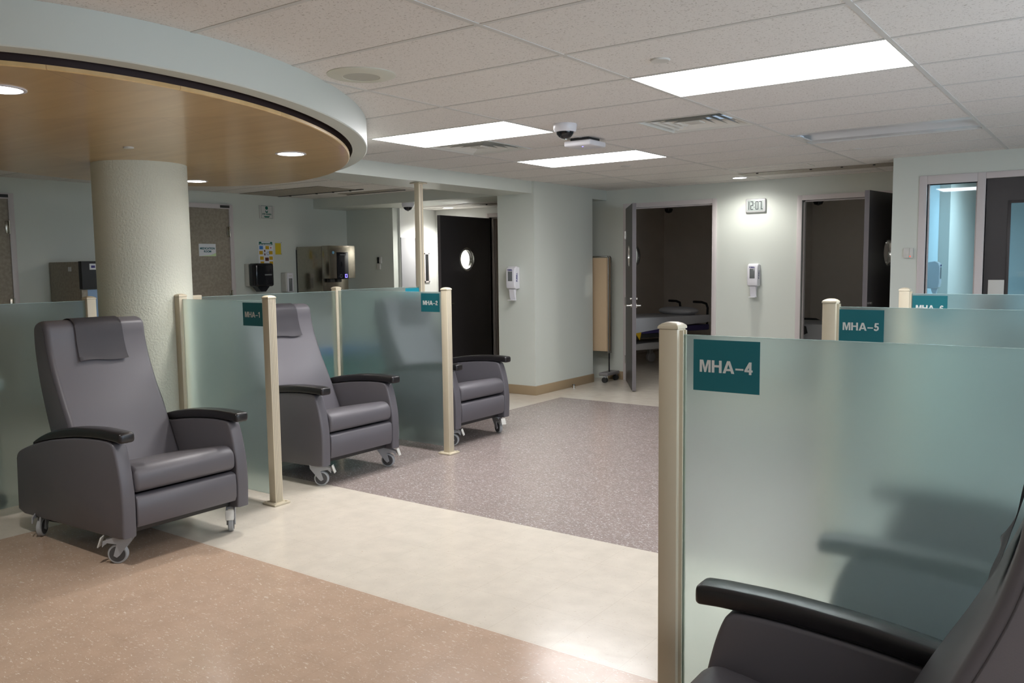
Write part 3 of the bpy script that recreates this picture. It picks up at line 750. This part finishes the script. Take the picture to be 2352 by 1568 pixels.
b.box((.002, -.05, -.146), (.003, .04, -.140), BLACKM)
b.build('print', o, smooth=0)
b = MB()
for y0_, y1_ in ((-.10, -.062), (-.054, -.022), (-.014, .090)): b.box((.003, y0_, .114), (.0034, y1_, .122), WHITE)
b.box((.003, -.070, .133), (.0034, .068, .147), PAPER); b.build('heading', o, smooth=0)
o = thing('yellow_notice', 'plain yellow paper notice right of the poster', 'notice', (XL, 5.857, 1.735))
MB().box((0, -.052, -.08), (.002, .055, .085), pm('clear sleeve', (.55, .58, .55), .3)).build('sleeve', o, smooth=0)
MB().box((.002, -.048, -.076), (.003, .045, .072), YELLOW).build('paper', o, smooth=0)
for y_, z_ in ((.050, .080), (.050, -.070)):
    MB().lathe([(.004, .002), (.003, .006)], BLACKM, 10, (0, y_, z_), 'x').build('pin', o)
o = thing('paper_towel_dispenser', 'black paper towel dispenser on the left wall', 'towel dispenser', (XL, 5.44, 1.39))
MB().box((0, -.13, -.135), (.09, .145, .15), WHITE2, .01).build('back_case', o)
MB().box((.085, -.135, -.14), (.24, .15, .155), BLACKG, .03, 4).build('cover', o)
MB().prism([(-.09, -.14), (.10, -.14), (.04, -.205), (-.03, -.205)], .10, .20, BLACKG, 'x').build('towel_outlet', o)
b = MB(); b.box((.2405, .0, .0), (.242, .11, .018), GREYWIN, .001); b.build('badge', o)
o = thing('soap_dispenser', 'white and grey soap dispenser between towel dispenser and ice machine', 'soap dispenser', (XL, 5.94, 1.285))
MB().box((0, -.06, -.12), (.11, .055, .135), WHITE2, .012, 3).build('case', o)
MB().box((.11, -.05, -.12), (.125, .05, .132), WHITE, .01, 3).build('front_cover', o)
MB().box((.1255, -.028, -.11), (.1275, .028, .06), GREYWIN, .001).build('refill_window', o)
MB().box((.1255, -.024, .085), (.1275, .024, .1), WHITE2, .001).build('badge', o)

# ice dispenser on its counter
o = thing('ice_dispenser', 'stainless steel ice and water dispenser in the corner of the nook', 'ice dispenser', (XL, 6.14, 0))
MB().box((.03, .0, .92), (.52, .46, 1.76), STEEL, .006).build('body', o)
MB().box((.52, .0, 1.335), (.66, .46, 1.765), STEEL, .006).build('front_hood', o)
MB().box((.0, .01, .93), (.03, .45, 1.72), BLACKM).build('rear_panel', o, smooth=0)
b = MB(); b.box((.661, .13, 1.325), (.666, .33, 1.68), BLACKG, .002); b.build('control_panel', o)
b = MB(); b.box((.6662, .185, 1.641), (.667, .285, 1.650), GREYWIN); b.build('panel_lettering', o, smooth=0)
for y_, m_ in ((.195, GREYWIN), (.285, BLUEL)):
    b = MB()
    for lo, hi in (((.6665, y_-.018, 1.345), (.668, y_-.013, 1.39)), ((.6665, y_+.013, 1.345), (.668, y_+.018, 1.39)), ((.6665, y_-.018, 1.345), (.668, y_+.018, 1.35)), ((.6665, y_-.018, 1.385), (.668, y_+.018, 1.39))): b.box(lo, hi, m_)
    b.build('touch_button', o, smooth=0)
MB().lathe([(.020, .661), (.018, .665), (.001, .666)], pm('blue badge', (.12, .3, .45), .3), 20, (0, .07, 1.675), 'x').build('round_badge', o)
for y_ in (.05, .17): MB().box((.54, y_+.0, 1.285), (.62, y_+.08, 1.335), BLACKM, .01).build('spout', o)
o = thing('base_cabinet', 'low grey counter cabinet under the ice dispenser behind frosted glass', 'cabinet', (XL+.005, 5.3, 0))
MB().box((.0, .0, .08), (.66, 1.70, .88), GREYPANEL, .004).build('body', o)
MB().box((.0, -.01, .88), (.69, 1.72, .92), STONE, .004).build('worktop', o)
MB().box((.0, .02, .0), (.60, 1.70, .08), BLACKM).build('plinth', o, smooth=0)

# thermostats
o = thing('wall_thermostat', 'cream thermostat with a dark screen on the nook end wall', 'thermostat', (-7.56, 7.086, 1.53))
MB().box((-.035, -.02, .0), (.01, 0, .085), BLACKG, .003).build('display', o)
MB().box((.01, -.024, .0), (.045, 0, .088), WHITE2, .003).build('case', o)
MB().box((-.045, -.02, -.085), (.02, 0, -.005), WHITE2, .003).build('lower_case', o)

# taupe warming cabinet behind the left glass
o = thing('warming_cabinet', 'taupe upright cabinet with a blue glass door left of column', 'warming cabinet', (XL, 2.9, 0))
MB().box((.02, 0, .08), (.60, .72, 1.57), STONE, .004).build('body', o)
MB().box((.60, .0, 1.30), (.66, .72, 1.575), BLACKM, .003).build('control_panel', o)
b = MB(); b.box((.661, .08, 1.49), (.664, .40, 1.55), PAPER); b.build('label_strip', o, smooth=0)
b = MB(); b.box((.664, .095, 1.508), (.6646, .135, 1.532), NAVY); b.box((.664, .150, 1.508), (.6646, .36, 1.530), GREYWIN); b.build('label_lettering', o, smooth=0)
b = MB(); b.box((.60, .0, .10), (.64, .06, 1.29), STONE, .003); b.box((.60, .66, .10), (.64, .72, 1.29), STONE, .003); b.box((.60, .0, .10), (.64, .72, .16), STONE, .003); b.build('door_frame', o)
MB().box((.605, .06, .16), (.63, .66, 1.29), BLUEGL).build('door_glass', o, smooth=0)
MB().box((.40, -.003, 1.475), (.46, 0, 1.52), PAPER).build('sticker', o, smooth=0)
MB().box((.05, .03, 0), (.56, .69, .08), BLACKM).build('plinth', o, smooth=0)

# trolley blurred behind the left frosted panel
o = thing('linen_trolley', 'white topped trolley with green drawers blurred behind the left glass', 'trolley', (-5.02, .62, 0))
MB().box((-.26, -.34, .74), (.22, .34, .82), WHITE, .02, 3).build('top', o)
MB().box((-.24, -.32, .52), (.20, .25, .74), MIDG, .008).build('upper_drawer', o)
MB().box((-.24, -.32, .18), (.20, .22, .52), GREYPANEL, .008).build('lower_drawer', o)
for x_ in (-.2, .16):
    for y_ in (-.28, .30):
        b = MB(); b.tube([(x_, y_, .09), (x_, y_, .78)], .014, CHROME); b.build('frame_tube', o)
        b = MB(); b.cyl((x_, y_-.012, .045), .045, .024, BLACKM, 'y'); b.build('caster', o)
o = thing('blue_waste_bin', 'blue bin blurred behind the frosted glass of bay two', 'bin', (-5.18, 4.25, 0))
b = MB(); b.ring([[(-.17, -.26, 0), (.17, -.26, 0), (.17, .26, 0), (-.17, .26, 0)], [(-.20, -.30, .66), (.20, -.30, .66), (.20, .30, .66), (-.20, .30, .66)]], TEALCL); b.build('body', o)
MB().box((-.21, -.31, .66), (.21, .31, .72), PBLUE, .015).build('lid', o)

# folding screen behind the pillar
o = thing('folding_screen', 'folded beige fabric privacy screen on casters behind the pillar', 'privacy screen', (-4.43, 7.96, 0))
for k, y_ in enumerate((-.10, -.04)):
    MB().box((-.30, y_, .385), (.035, y_+.035, 1.56), CURTAIN, .006).build('fabric_panel', o)
b = MB()
for y_ in (-.10, -.04): b.tube([(-.30, y_+.017, 1.575), (.04, y_+.017, 1.575), (.048, y_+.017, 1.56), (.048, y_+.017, .36)], .010, CHROME)
b.build('tube_frame', o)
b = MB(); b.tube([(.045, -.06, .36), (.045, -.06, .09)], .010, UNDER); b.build('upright', o)
b = MB(); b.box((-.03, -.20, .085), (.10, .12, .125), pm('grey plastic foot', (.22, .21, .21), .5), .012, 3); b.build('foot', o)
for y_ in (-.18, .10):
    b = MB(); b.cyl((.03+.02, y_-.02, .034), .034, .02, BLACKM, 'y'); b.cyl((.03+.02, y_+.002, .034), .034, .02, BLACKM, 'y'); b.box((.03, y_-.012, .04), (.07, y_+.012, .09), CASTERG, .004); b.build('caster', o)

# door stop
o = thing('door_stop', 'small chrome door stop on the floor beside the pillar baseboard', 'door stop', (-4.48, 7.20, 0))
MB().lathe([(.022, 0), (.022, .004), (.012, .008), (.012, .03), (.016, .034), (.016, .045), (.001, .048)], CHROME, 24).build('body', o)
MB().lathe([(.017, .032), (.019, .036), (.017, .042)], BLACKM, 24).build('bumper', o)

# ------------------------------------------------------------------ hospital bed
def bed(loc, rz, label, full=True):
    o = thing('hospital_bed', label, 'hospital bed', loc, rz, 'hospital beds')
    # local x: foot (-) to head (+)
    MB().box((-1.0, -.38, .60), (.96, .38, .72), MATTR, .045, 4).build('mattress', o)
    b = MB(); b.prism([(-1.02, .55), (-.60, .50), (.2, .58), (.96, .62), (.96, .725), (-1.02, .725)], -.395, -.375, MATTR, 'y', .004); b.box((-1.02, -.39, .715), (.55, .39, .728), MATTR, .005); b.build('sheet', o)
    # pillow
    t_ = bmesh.new(); bmesh.ops.create_uvsphere(t_, u_segments=24, v_segments=14, radius=1)
    for v in t_.verts: v.co = Vector((.20*math.copysign(abs(v.co.x)**.6, v.co.x), .32*math.copysign(abs(v.co.y)**.6, v.co.y), .06*v.co.z)) + Vector((.70, 0, .775))
    MB().add(t_, MATTR).build('pillow', o)
    b = MB(); b.box((-1.0, -.36, .50), (.98, .36, .58), PURPLE, .01); b.box((-.6, -.37, .44), (.5, .37, .50), UNDER, .01); b.build('deck', o)
    b = MB(); b.prism([(-.75, .20), (-.55, .34), (-.1, .36), (.6, .36), (.9, .26), (.9, .20), (.5, .26), (-.45, .26)], -.26, .26, BEDG, 'y', .01); b.build('chassis_cover', o)
    for x_ in (-.45, .55):
        b = MB(); b.box((x_-.06, -.12, .30), (x_+.06, .12, .52), BEDG, .02); b.build('lift_column', o)
    for s_ in (-1, 1):
        b = MB(); b.tube([(.99, s_*.30, .56), (1.0, s_*.30, .82), (.98, s_*.29, .88), (.90, s_*.28, .905), (.75, s_*.27, .915)], .018, BLACKM); b.build('push_handle', o)
        b = MB(); b.prism([(-1.0, .56), (-.98, .70), (-.90, .75), (-.62, .75), (-.50, .70), (-.48, .62), (-.55, .585)], s_*.41-.012, s_*.41+.012, BLACKM, 'y', .004); b.build('side_rail', o)
        b = MB(); b.box((-.72, s_*.41-.03, .50), (-.55, s_*.41+.02, .58), BEDG, .01); b.cyl((-.60, s_*.43, .56), .014, .09, BEDG); b.build('rail_latch', o)
        for x_ in (-.62, .42):
            b = MB(); b.cyl((x_, s_*.30-.03, .075), .075, .06, BEDG, 'y', 30, .008); b.box((x_-.05, s_*.30-.04, .12), (x_+.03, s_*.30+.04, .27), BEDG, .02, 3); b.build('caster', o)
    b = MB(); b.tube([(-.98, -.30, .30), (-.90, -.32, .20), (-.84, -.34, .09)], .016, BLACKM); b.box((-.86, -.36, .05), (-.78, -.32, .11), ORANGE, .008); b.build('brake_pedal', o)
    b = MB(); b.prism([(-.45, .56), (-.30, .57), (-.34, .42)], -.385, -.375, MUSTARD, 'y'); b.build('warning_label', o, smooth=0)
    return o
bed((-4.80, 9.60, 0), math.radians(66), 'bed with white linen seen through the doorway left of the clock')
bed((-1.75, 9.35, 0), 0, 'bed with rumpled linen in the dark room right of the clock')
for p, l in (((-5.48, 11.93, 2.40), 'small dark dome camera high inside the bed doorway'), ((-2.50, 10.22, 2.30), 'small dark dome camera high inside the right doorway')):
    o = thing('dome_camera', l, 'security camera', p); MB().lathe([(.07, 0), (.07, -.02), (.05, -.06), (.001, -.075)], BLACKG, 24).build('dome', o)

# grey flush panel and small window in the bright corridor
a = MB(); a.box((-7.27, 7.205, .02), (-7.258, 7.545, 1.88), GREYPANEL, .002); a.box((-7.258, 7.49, .02), (-7.252, 7.545, 1.88), GREYPANEL); struct(a.build('door_7'), 'plain grey door in the bright corridor')
o = bpy.data.objects.new('window_2', None); COL.objects.link(o); o.location = (-7.27, 7.73, 1.46); struct(o, 'narrow dark window in the bright corridor')
b = MB()
for lo, hi in (((0, -.055, -.21), (.015, -.035, .21)), ((0, .035, -.21), (.015, .055, .21)), ((0, -.055, -.21), (.015, .055, -.19)), ((0, -.055, .19), (.015, .055, .21))): b.box(lo, hi, FRAME)
b.build('frame', o, smooth=0); MB().box((0, -.035, -.19), (.006, .035, .19), BLACKG).build('pane', o, smooth=0)

# ------------------------------------------------------------------ bay partitions
PH = 1.30
def post_mb(x, y, h, w=.060, dep=.060, slot=None):
    b = MB(); b.box((x-w/2, y-dep/2, .012), (x+w/2, y+dep/2, h), POST, .004)
    return b
def cap_mb(x, y, h, w=.062, m=POST):
    b = MB(); hw = w/2+.001; loops = []
    for k, (s_, z_) in enumerate(((1, 0), (1, .006), (.92, .010), (.7, .0155), (.4, .019), (.1, .020))):
        loops.append([(x+hw*s_*cx_, y+hw*s_*cy_, h+z_) for cx_, cy_ in ((-1, -1), (0, -1), (1, -1), (1, 0), (1, 1), (0, 1), (-1, 1), (-1, 0))])
    b.ring(loops, m); return b
def base_mb(x, y):
    b = MB(); b.box((x-.062, y-.062, 0), (x+.062, y+.062, .014), POST, .005)
    for i in (-1, 1):
        for j in (-1, 1): b.cyl((x+.045*i, y+.045*j, .014), .009, .005, POST, n=12)
    return b
def add_post(o, x, y, h, grooves=None, base=True, cap=True):
    p = post_mb(x, y, h)
    if grooves:
        ax, s_ = grooves
        for k in (-.018, -.006, .006, .018):
            if ax == 'x': p.box((x+s_*.0295, y+k-.0012, .02), (x+s_*.0304, y+k+.0012, h-.002), GROOVE)
            else: p.box((x+k-.0012, y+s_*.0295, .02), (x+k+.0012, y+s_*.0304, h-.002), GROOVE)
    p = p.build('post', o)
    if cap: cap_mb(x, y, h).build('post_cap', p)
    if base: base_mb(x, y).build('base_plate', p)
    return p
def glass_panel(o, lo, hi, axis):
    b = MB(); b.box(lo, hi, FROST)
    g = b.build('glass_panel', o, smooth=0)
    # polished edges top and bottom
    e = MB()
    e.box((lo[0], lo[1], hi[2]), (hi[0], hi[1], hi[2]+.0015), pm('pale glass edge', (.45, .60, .58), .15)); e.build('glass_edge', g, smooth=0)
    return g
def sign(o, n, c, axis, mat=TEAL, s=.195, h=.147):
    p = MB()
    if axis == 'y': p.box((c[0]-s/2, c[1]-.001, c[2]-h/2), (c[0]+s/2, c[1], c[2]+h/2), mat)
    else: p.box((c[0], c[1]-s/2, c[2]-h/2), (c[0]+.001, c[1]+s/2, c[2]+h/2), mat)
    p = p.build('sign_plate', o, smooth=0)
    if axis == 'y': bold_sign_text('sign_lettering', 'MHA-%s' % n, .035, LETTER, p, (c[0], c[1]-.0012, c[2]-.002), FY)
    else: bold_sign_text('sign_lettering', 'MHA-%s' % n, .035, LETTER, p, (c[0]+.0012, c[1], c[2]-.002), FX)
GZ = .055
def partition(label, front, back, n, sign_x, right=False, back_post=True):
    (fx, fy), bx = front, back
    o = thing('bay_partition', label, 'glass partition', (fx, fy, 0), 0, 'glass partitions between the recliner bays')
    add_post(o, 0, 0, PH, ('x', 1) if not right else None)
    x0, x1 = sorted((bx-fx, 0)); m_ = .026
    glass_panel(o, (x0+m_, -.005, GZ), (x1-m_, .005, PH-.018), 'y')
    # glazing channels on the post sides
    b = MB()
    s_ = -1 if not right else 1
    b.box((min(s_*.030, s_*.040), -.014, GZ-.01), (max(s_*.030, s_*.040), -.008, PH-.004), POST); b.box((min(s_*.030, s_*.040), .008, GZ-.01), (max(s_*.030, s_*.040), .014, PH-.004), POST); b.build('glazing_channel', o, smooth=0)
    if back_post: add_post(o, bx-fx, 0, PH)
    sign(o, n, (sign_x-fx, -.0055, 1.198), 'y')
    return o
partition('frosted glass divider with the MHA-1 sign right of the column', (-3.455, 1.94), -4.395, '1', -3.612)
partition('frosted glass divider with the MHA-2 sign before the black door', (-3.455, 3.64), -4.70, '2', -3.616)
partition('nearest frosted glass divider with the large MHA-4 sign', (-.225, .84), 1.08, '4', -.058, True)
partition('frosted glass divider with the MHA-5 sign, second on the right', (-.235, 2.54), 1.08, '5', -.102, True)
partition('frosted glass divider with the half hidden MHA-6 sign', (-.250, 4.24), 1.08, '6', -.108, True)

XB = -4.68
G_ = 'glass panels closing the backs of the left bays'
o = thing('back_partition', 'frosted glass panel left of the column with a short cream post', 'glass partition', (-4.61, 1.42, 0), 0, G_)
add_post(o, 0, 0, PH); glass_panel(o, (-.005, -2.2, GZ), (.005, -.026, PH-.01), 'x'); add_post(o, 0, -2.23, PH)
o = thing('back_partition', 'frosted glass panel between the column and the second bay post', 'glass partition', (XB, 2.19, 0), 0, G_)
glass_panel(o, (-.005, .0, GZ), (.005, 1.415, PH-.02), 'x')
b = MB(); b.box((-.014, -.035, PH-.05), (.014, .10, PH-.005), POST, .002); b.build('column_bracket', o)
o = thing('back_partition', 'frosted glass panel with the teal sign coloured as if reflecting light before the tall post', 'glass partition', (XB, 4.71, 0), 0, G_)
glass_panel(o, (-.005, -1.04, GZ), (.005, -.026, PH-.012), 'x')
p = add_post(o, 0, 0, SOF, base=True, cap=False)
b = MB(); b.box((-.06, -.06, SOF-.010), (.06, .06, SOF-.001), POST, .003); b.build('ceiling_plate', p)
b = MB(); b.box((.0300, -.004, .02), (.0308, .004, SOF-.02), GROOVE); b.build('glazing_slot', p, smooth=0)
sign(o, '3', (.0055, -.125, 1.205), 'x', TEAL_REFL)

# ------------------------------------------------------------------ recliners
def smooth_curve(pts, n=6):
    out = []
    for i in range(len(pts)-1):
        p0 = Vector(pts[max(i-1, 0)]); p1 = Vector(pts[i]); p2 = Vector(pts[i+1]); p3 = Vector(pts[min(i+2, len(pts)-1)])
        for k in range(n):
            t_ = k/n; out.append(.5*((2*p1) + (-p0+p2)*t_ + (2*p0-5*p1+4*p2-p3)*t_*t_ + (-p0+3*p1-3*p2+p3)*t_**3))
    out.append(Vector(pts[-1])); return [tuple(v) for v in out]
WO = .375      # half width outside the arms
WI = .300      # half width inside the arms
def make_recliner(label):
    o = thing('medical_recliner', label, 'recliner chair', group='grey vinyl recliners in the bays')
    top = smooth_curve([(-1.10, .43), (-1.06, .475), (-.88, .535), (-.68, .58), (-.44, .617), (-.25, .634), (-.13, .636), (-.075, .628), (-.052, .60), (-.026, .52), (-.004, .41), (.002, .29), (-.004, .15)], 5)
    outline = top + [(-.05, .142), (-1.05, .112), (-1.115, .13)]
    for s_ in (-1, 1):
        a_, b_ = sorted((s_*WI, s_*WO))
        MB().prism(outline, a_, b_, VINYL, 'y', .012, 3).build('arm_panel', o, smooth=50)
        # armrest pad: swept rounded section
        pc = smooth_curve([(-.90, .535), (-.80, .572), (-.66, .608), (-.44, .645), (-.22, .663), (-.07, .664), (-.02, .662), (.018, .659)], 7)
        th = [.010, .018, .022, .024, .025, .026, .024]
        loops = []
        N = len(pc)
        for i, (x_, z_) in enumerate(pc):
            f = i/(N-1); t_ = .009 + .017*min(1, f*3); w_ = .030 + .012*min(1, f*2)
            if f > .93: q_ = math.sqrt(max(.05, 1-((f-.93)/.07)**2*.9)); w_ *= .55+.45*q_; t_ *= .45+.55*q_
            sec = []
            for k in range(20):
                an = 2*PI*k/20; cx_, sz_ = math.cos(an), math.sin(an)
                sec.append((x_, s_*(WO+WI)/2 + w_*math.copysign(abs(cx_)**.38, cx_), z_ + t_*math.copysign(abs(sz_)**.5, sz_)))
            loops.append(sec)
        MB().ring(loops, BLACKPU).build('armrest_pad', o, smooth=50)
    # seat cushion
    sc = smooth_curve([(-.62, .40), (-.45, .435), (-.25, .472), (-.10, .498), (-.045, .498), (-.008, .47), (.002, .43), (-.004, .385), (-.03, .366)], 5)
    MB().prism(sc + [(-.10, .36), (-.62, .33)], -WI+.004, WI-.004, VINYL, 'y', .022, 4).build('seat_cushion', o, smooth=50)
    # leg rest panel
    fr = [(-.012, .350), (.0, .338), (.003, .28), (.0, .215), (-.012, .192), (-.05, .185), (-.06, .19), (-.06, .35), (-.04, .356)]
    MB().prism(fr, -WI+.004, WI-.004, VINYL, 'y', .008, 3).build('leg_rest', o, smooth=50)
    # backrest
    fs = smooth_curve([(-.50, .36), (-.565, .50), (-.64, .66), (-.72, .81), (-.79, .97), (-.822, 1.08), (-.832, 1.15), (-.845, 1.185), (-.885, 1.205), (-.93, 1.205), (-.975, 1.185), (-.99, 1.14), (-.985, 1.02), (-.955, .86), (-.90, .68), (-.83, .50), (-.76, .34)], 5)
    bk_ = MB().prism(fs, -WI+.006, WI-.006, VINYL, 'y', .028, 4).build('backrest', o, smooth=50)
    for s_ in (-1, 1):
        b = MB(); sm_ = smooth_curve([(-.60, .44), (-.665, .66), (-.745, .81), (-.815, .97), (-.847, 1.08), (-.857, 1.14), (-.872, 1.17)], 5)
        b.tube([(x_, s_*(WI-.0055), z_) for x_, z_ in sm_], .0016, PIPING, 6); b.build('seam', bk_)
    # head cover flap lying over the top edge
    hc = [(-.775, .975), (-.790, 1.01), (-.803, 1.06), (-.812, 1.10), (-.820, 1.15), (-.835, 1.19), (-.880, 1.2125), (-.93, 1.2125), (-.985, 1.19), (-1.0, 1.14), (-.996, 1.05)]
    cv = smooth_curve(hc, 5); b = MB(); t_ = bmesh.new(); rows = []
    ny = 14; hw = .138
    for i, (x_, z_) in enumerate(cv):
        f = i/(len(cv)-1); row = []
        for k in range(ny+1):
            u_ = -1 + 2*k/ny
            wob = .002*math.sin(5*u_+4*f)*math.exp(-6*f) + (.006*math.exp(-12*f))*(.4+.6*u_*u_)
            row.append((x_ + wob, hw*u_*(1+.05*math.exp(-6*f)), z_ - .006*math.exp(-20*f)*math.sin(3*u_)))
        rows.append(row)
    V = [[t_.verts.new(p_) for p_ in r_] for r_ in rows]
    for i in range(len(V)-1):
        for k in range(ny): t_.faces.new((V[i][k], V[i][k+1], V[i+1][k+1], V[i+1][k]))
    bmesh.ops.solidify(t_, geom=t_.faces[:], thickness=.004)
    bmesh.ops.recalc_face_normals(t_, faces=t_.faces)
    b.add(t_, VINYL); b.build('head_cover', o, smooth=60)
    # chassis
    b = MB(); b.box((-.95, -WI, .15), (-.07, WI, .33), UNDER, .01); b.build('chassis', o)
    b = MB(); b.tube([(-.98, -.31, .085), (-.80, -.22, .06), (-.78, .22, .06), (-.98, .31, .085)], .014, UNDER); b.build('pedal_bar', o)
    # casters, each swivelled its own way
    for front, x_, s_, sw_ in ((1, -.105, -1, .70), (1, -.105, 1, 2.45), (0, -.93, -1, 2.3), (0, -.93, 1, .4)):
        c = MB(); c.cyl((0, 0, .130), .022, .03, CASTERG, n=18)
        for q in (-1, 1):
            c.prism([(-.034, .140), (.055, .148), (.052, .122), (-.008, .045), (-.022, .034), (-.038, .044), (-.020, .104), (-.070, .112), (-.092, .090), (-.088, .122)], q*.021-.003, q*.021+.003, CASTERG, 'y')
        c.box((-.034, -.023, .128), (.050, .023, .143), CASTERG, .004); c = c.build('caster', o, (x_, s_*.325, 0), sw_)
        w = MB(); w.cyl((-.022, -.014, .050), .050, .028, TYRE, 'y', 36, .004); w.cyl((-.022, -.0155, .050), .040, .031, RUBBER, 'y', 28); w.build('wheel', c)
        if front:
            w = MB(); w.box((-.110, -.022, .086), (-.103, .022, .142), WHITE2, .002, ry=.35); w.build('brake_tab', c)
    return o
r1 = make_recliner('grey vinyl recliner in front of the plaster column'); r1.location = (-3.135, 1.125, 0)
r2_ = copy_tree(r1); r2_['label'] = 'grey vinyl recliner between the MHA-1 and MHA-2 dividers'; r2_.location = (-3.47, 2.72, 0)
def swivel(r, left, right):
    for ch in r.children:
        if ch.name.split('.')[0] == 'caster' and ch.location.x > -.5: ch.rotation_euler[2] = left if ch.location.y < 0 else right
swivel(r2_, 3.75, 3.55)
r3 = copy_tree(r1); swivel(r3, 3.6, 2.75); r3['label'] = 'grey vinyl recliner mostly hidden behind the MHA-2 divider'; r3.location = (-3.53, 4.20, 0)
r4 = copy_tree(r1); r4['label'] = 'cropped grey vinyl recliner at the bottom right photo corner'; r4.location = (.02, .195, 0); r4.rotation_euler[2] = 3.15
for ch in r4.children:                      # this one has its back set more upright and forward
    if ch.name.split('.')[0] in ('backrest', 'head_cover'): ch.location.x = .11
r5 = copy_tree(r1); r5['label'] = 'recliner seen as a dark blur through the MHA-4 glass'; r5.location = (.16, 1.42, 0); r5.rotation_euler[2] = PI
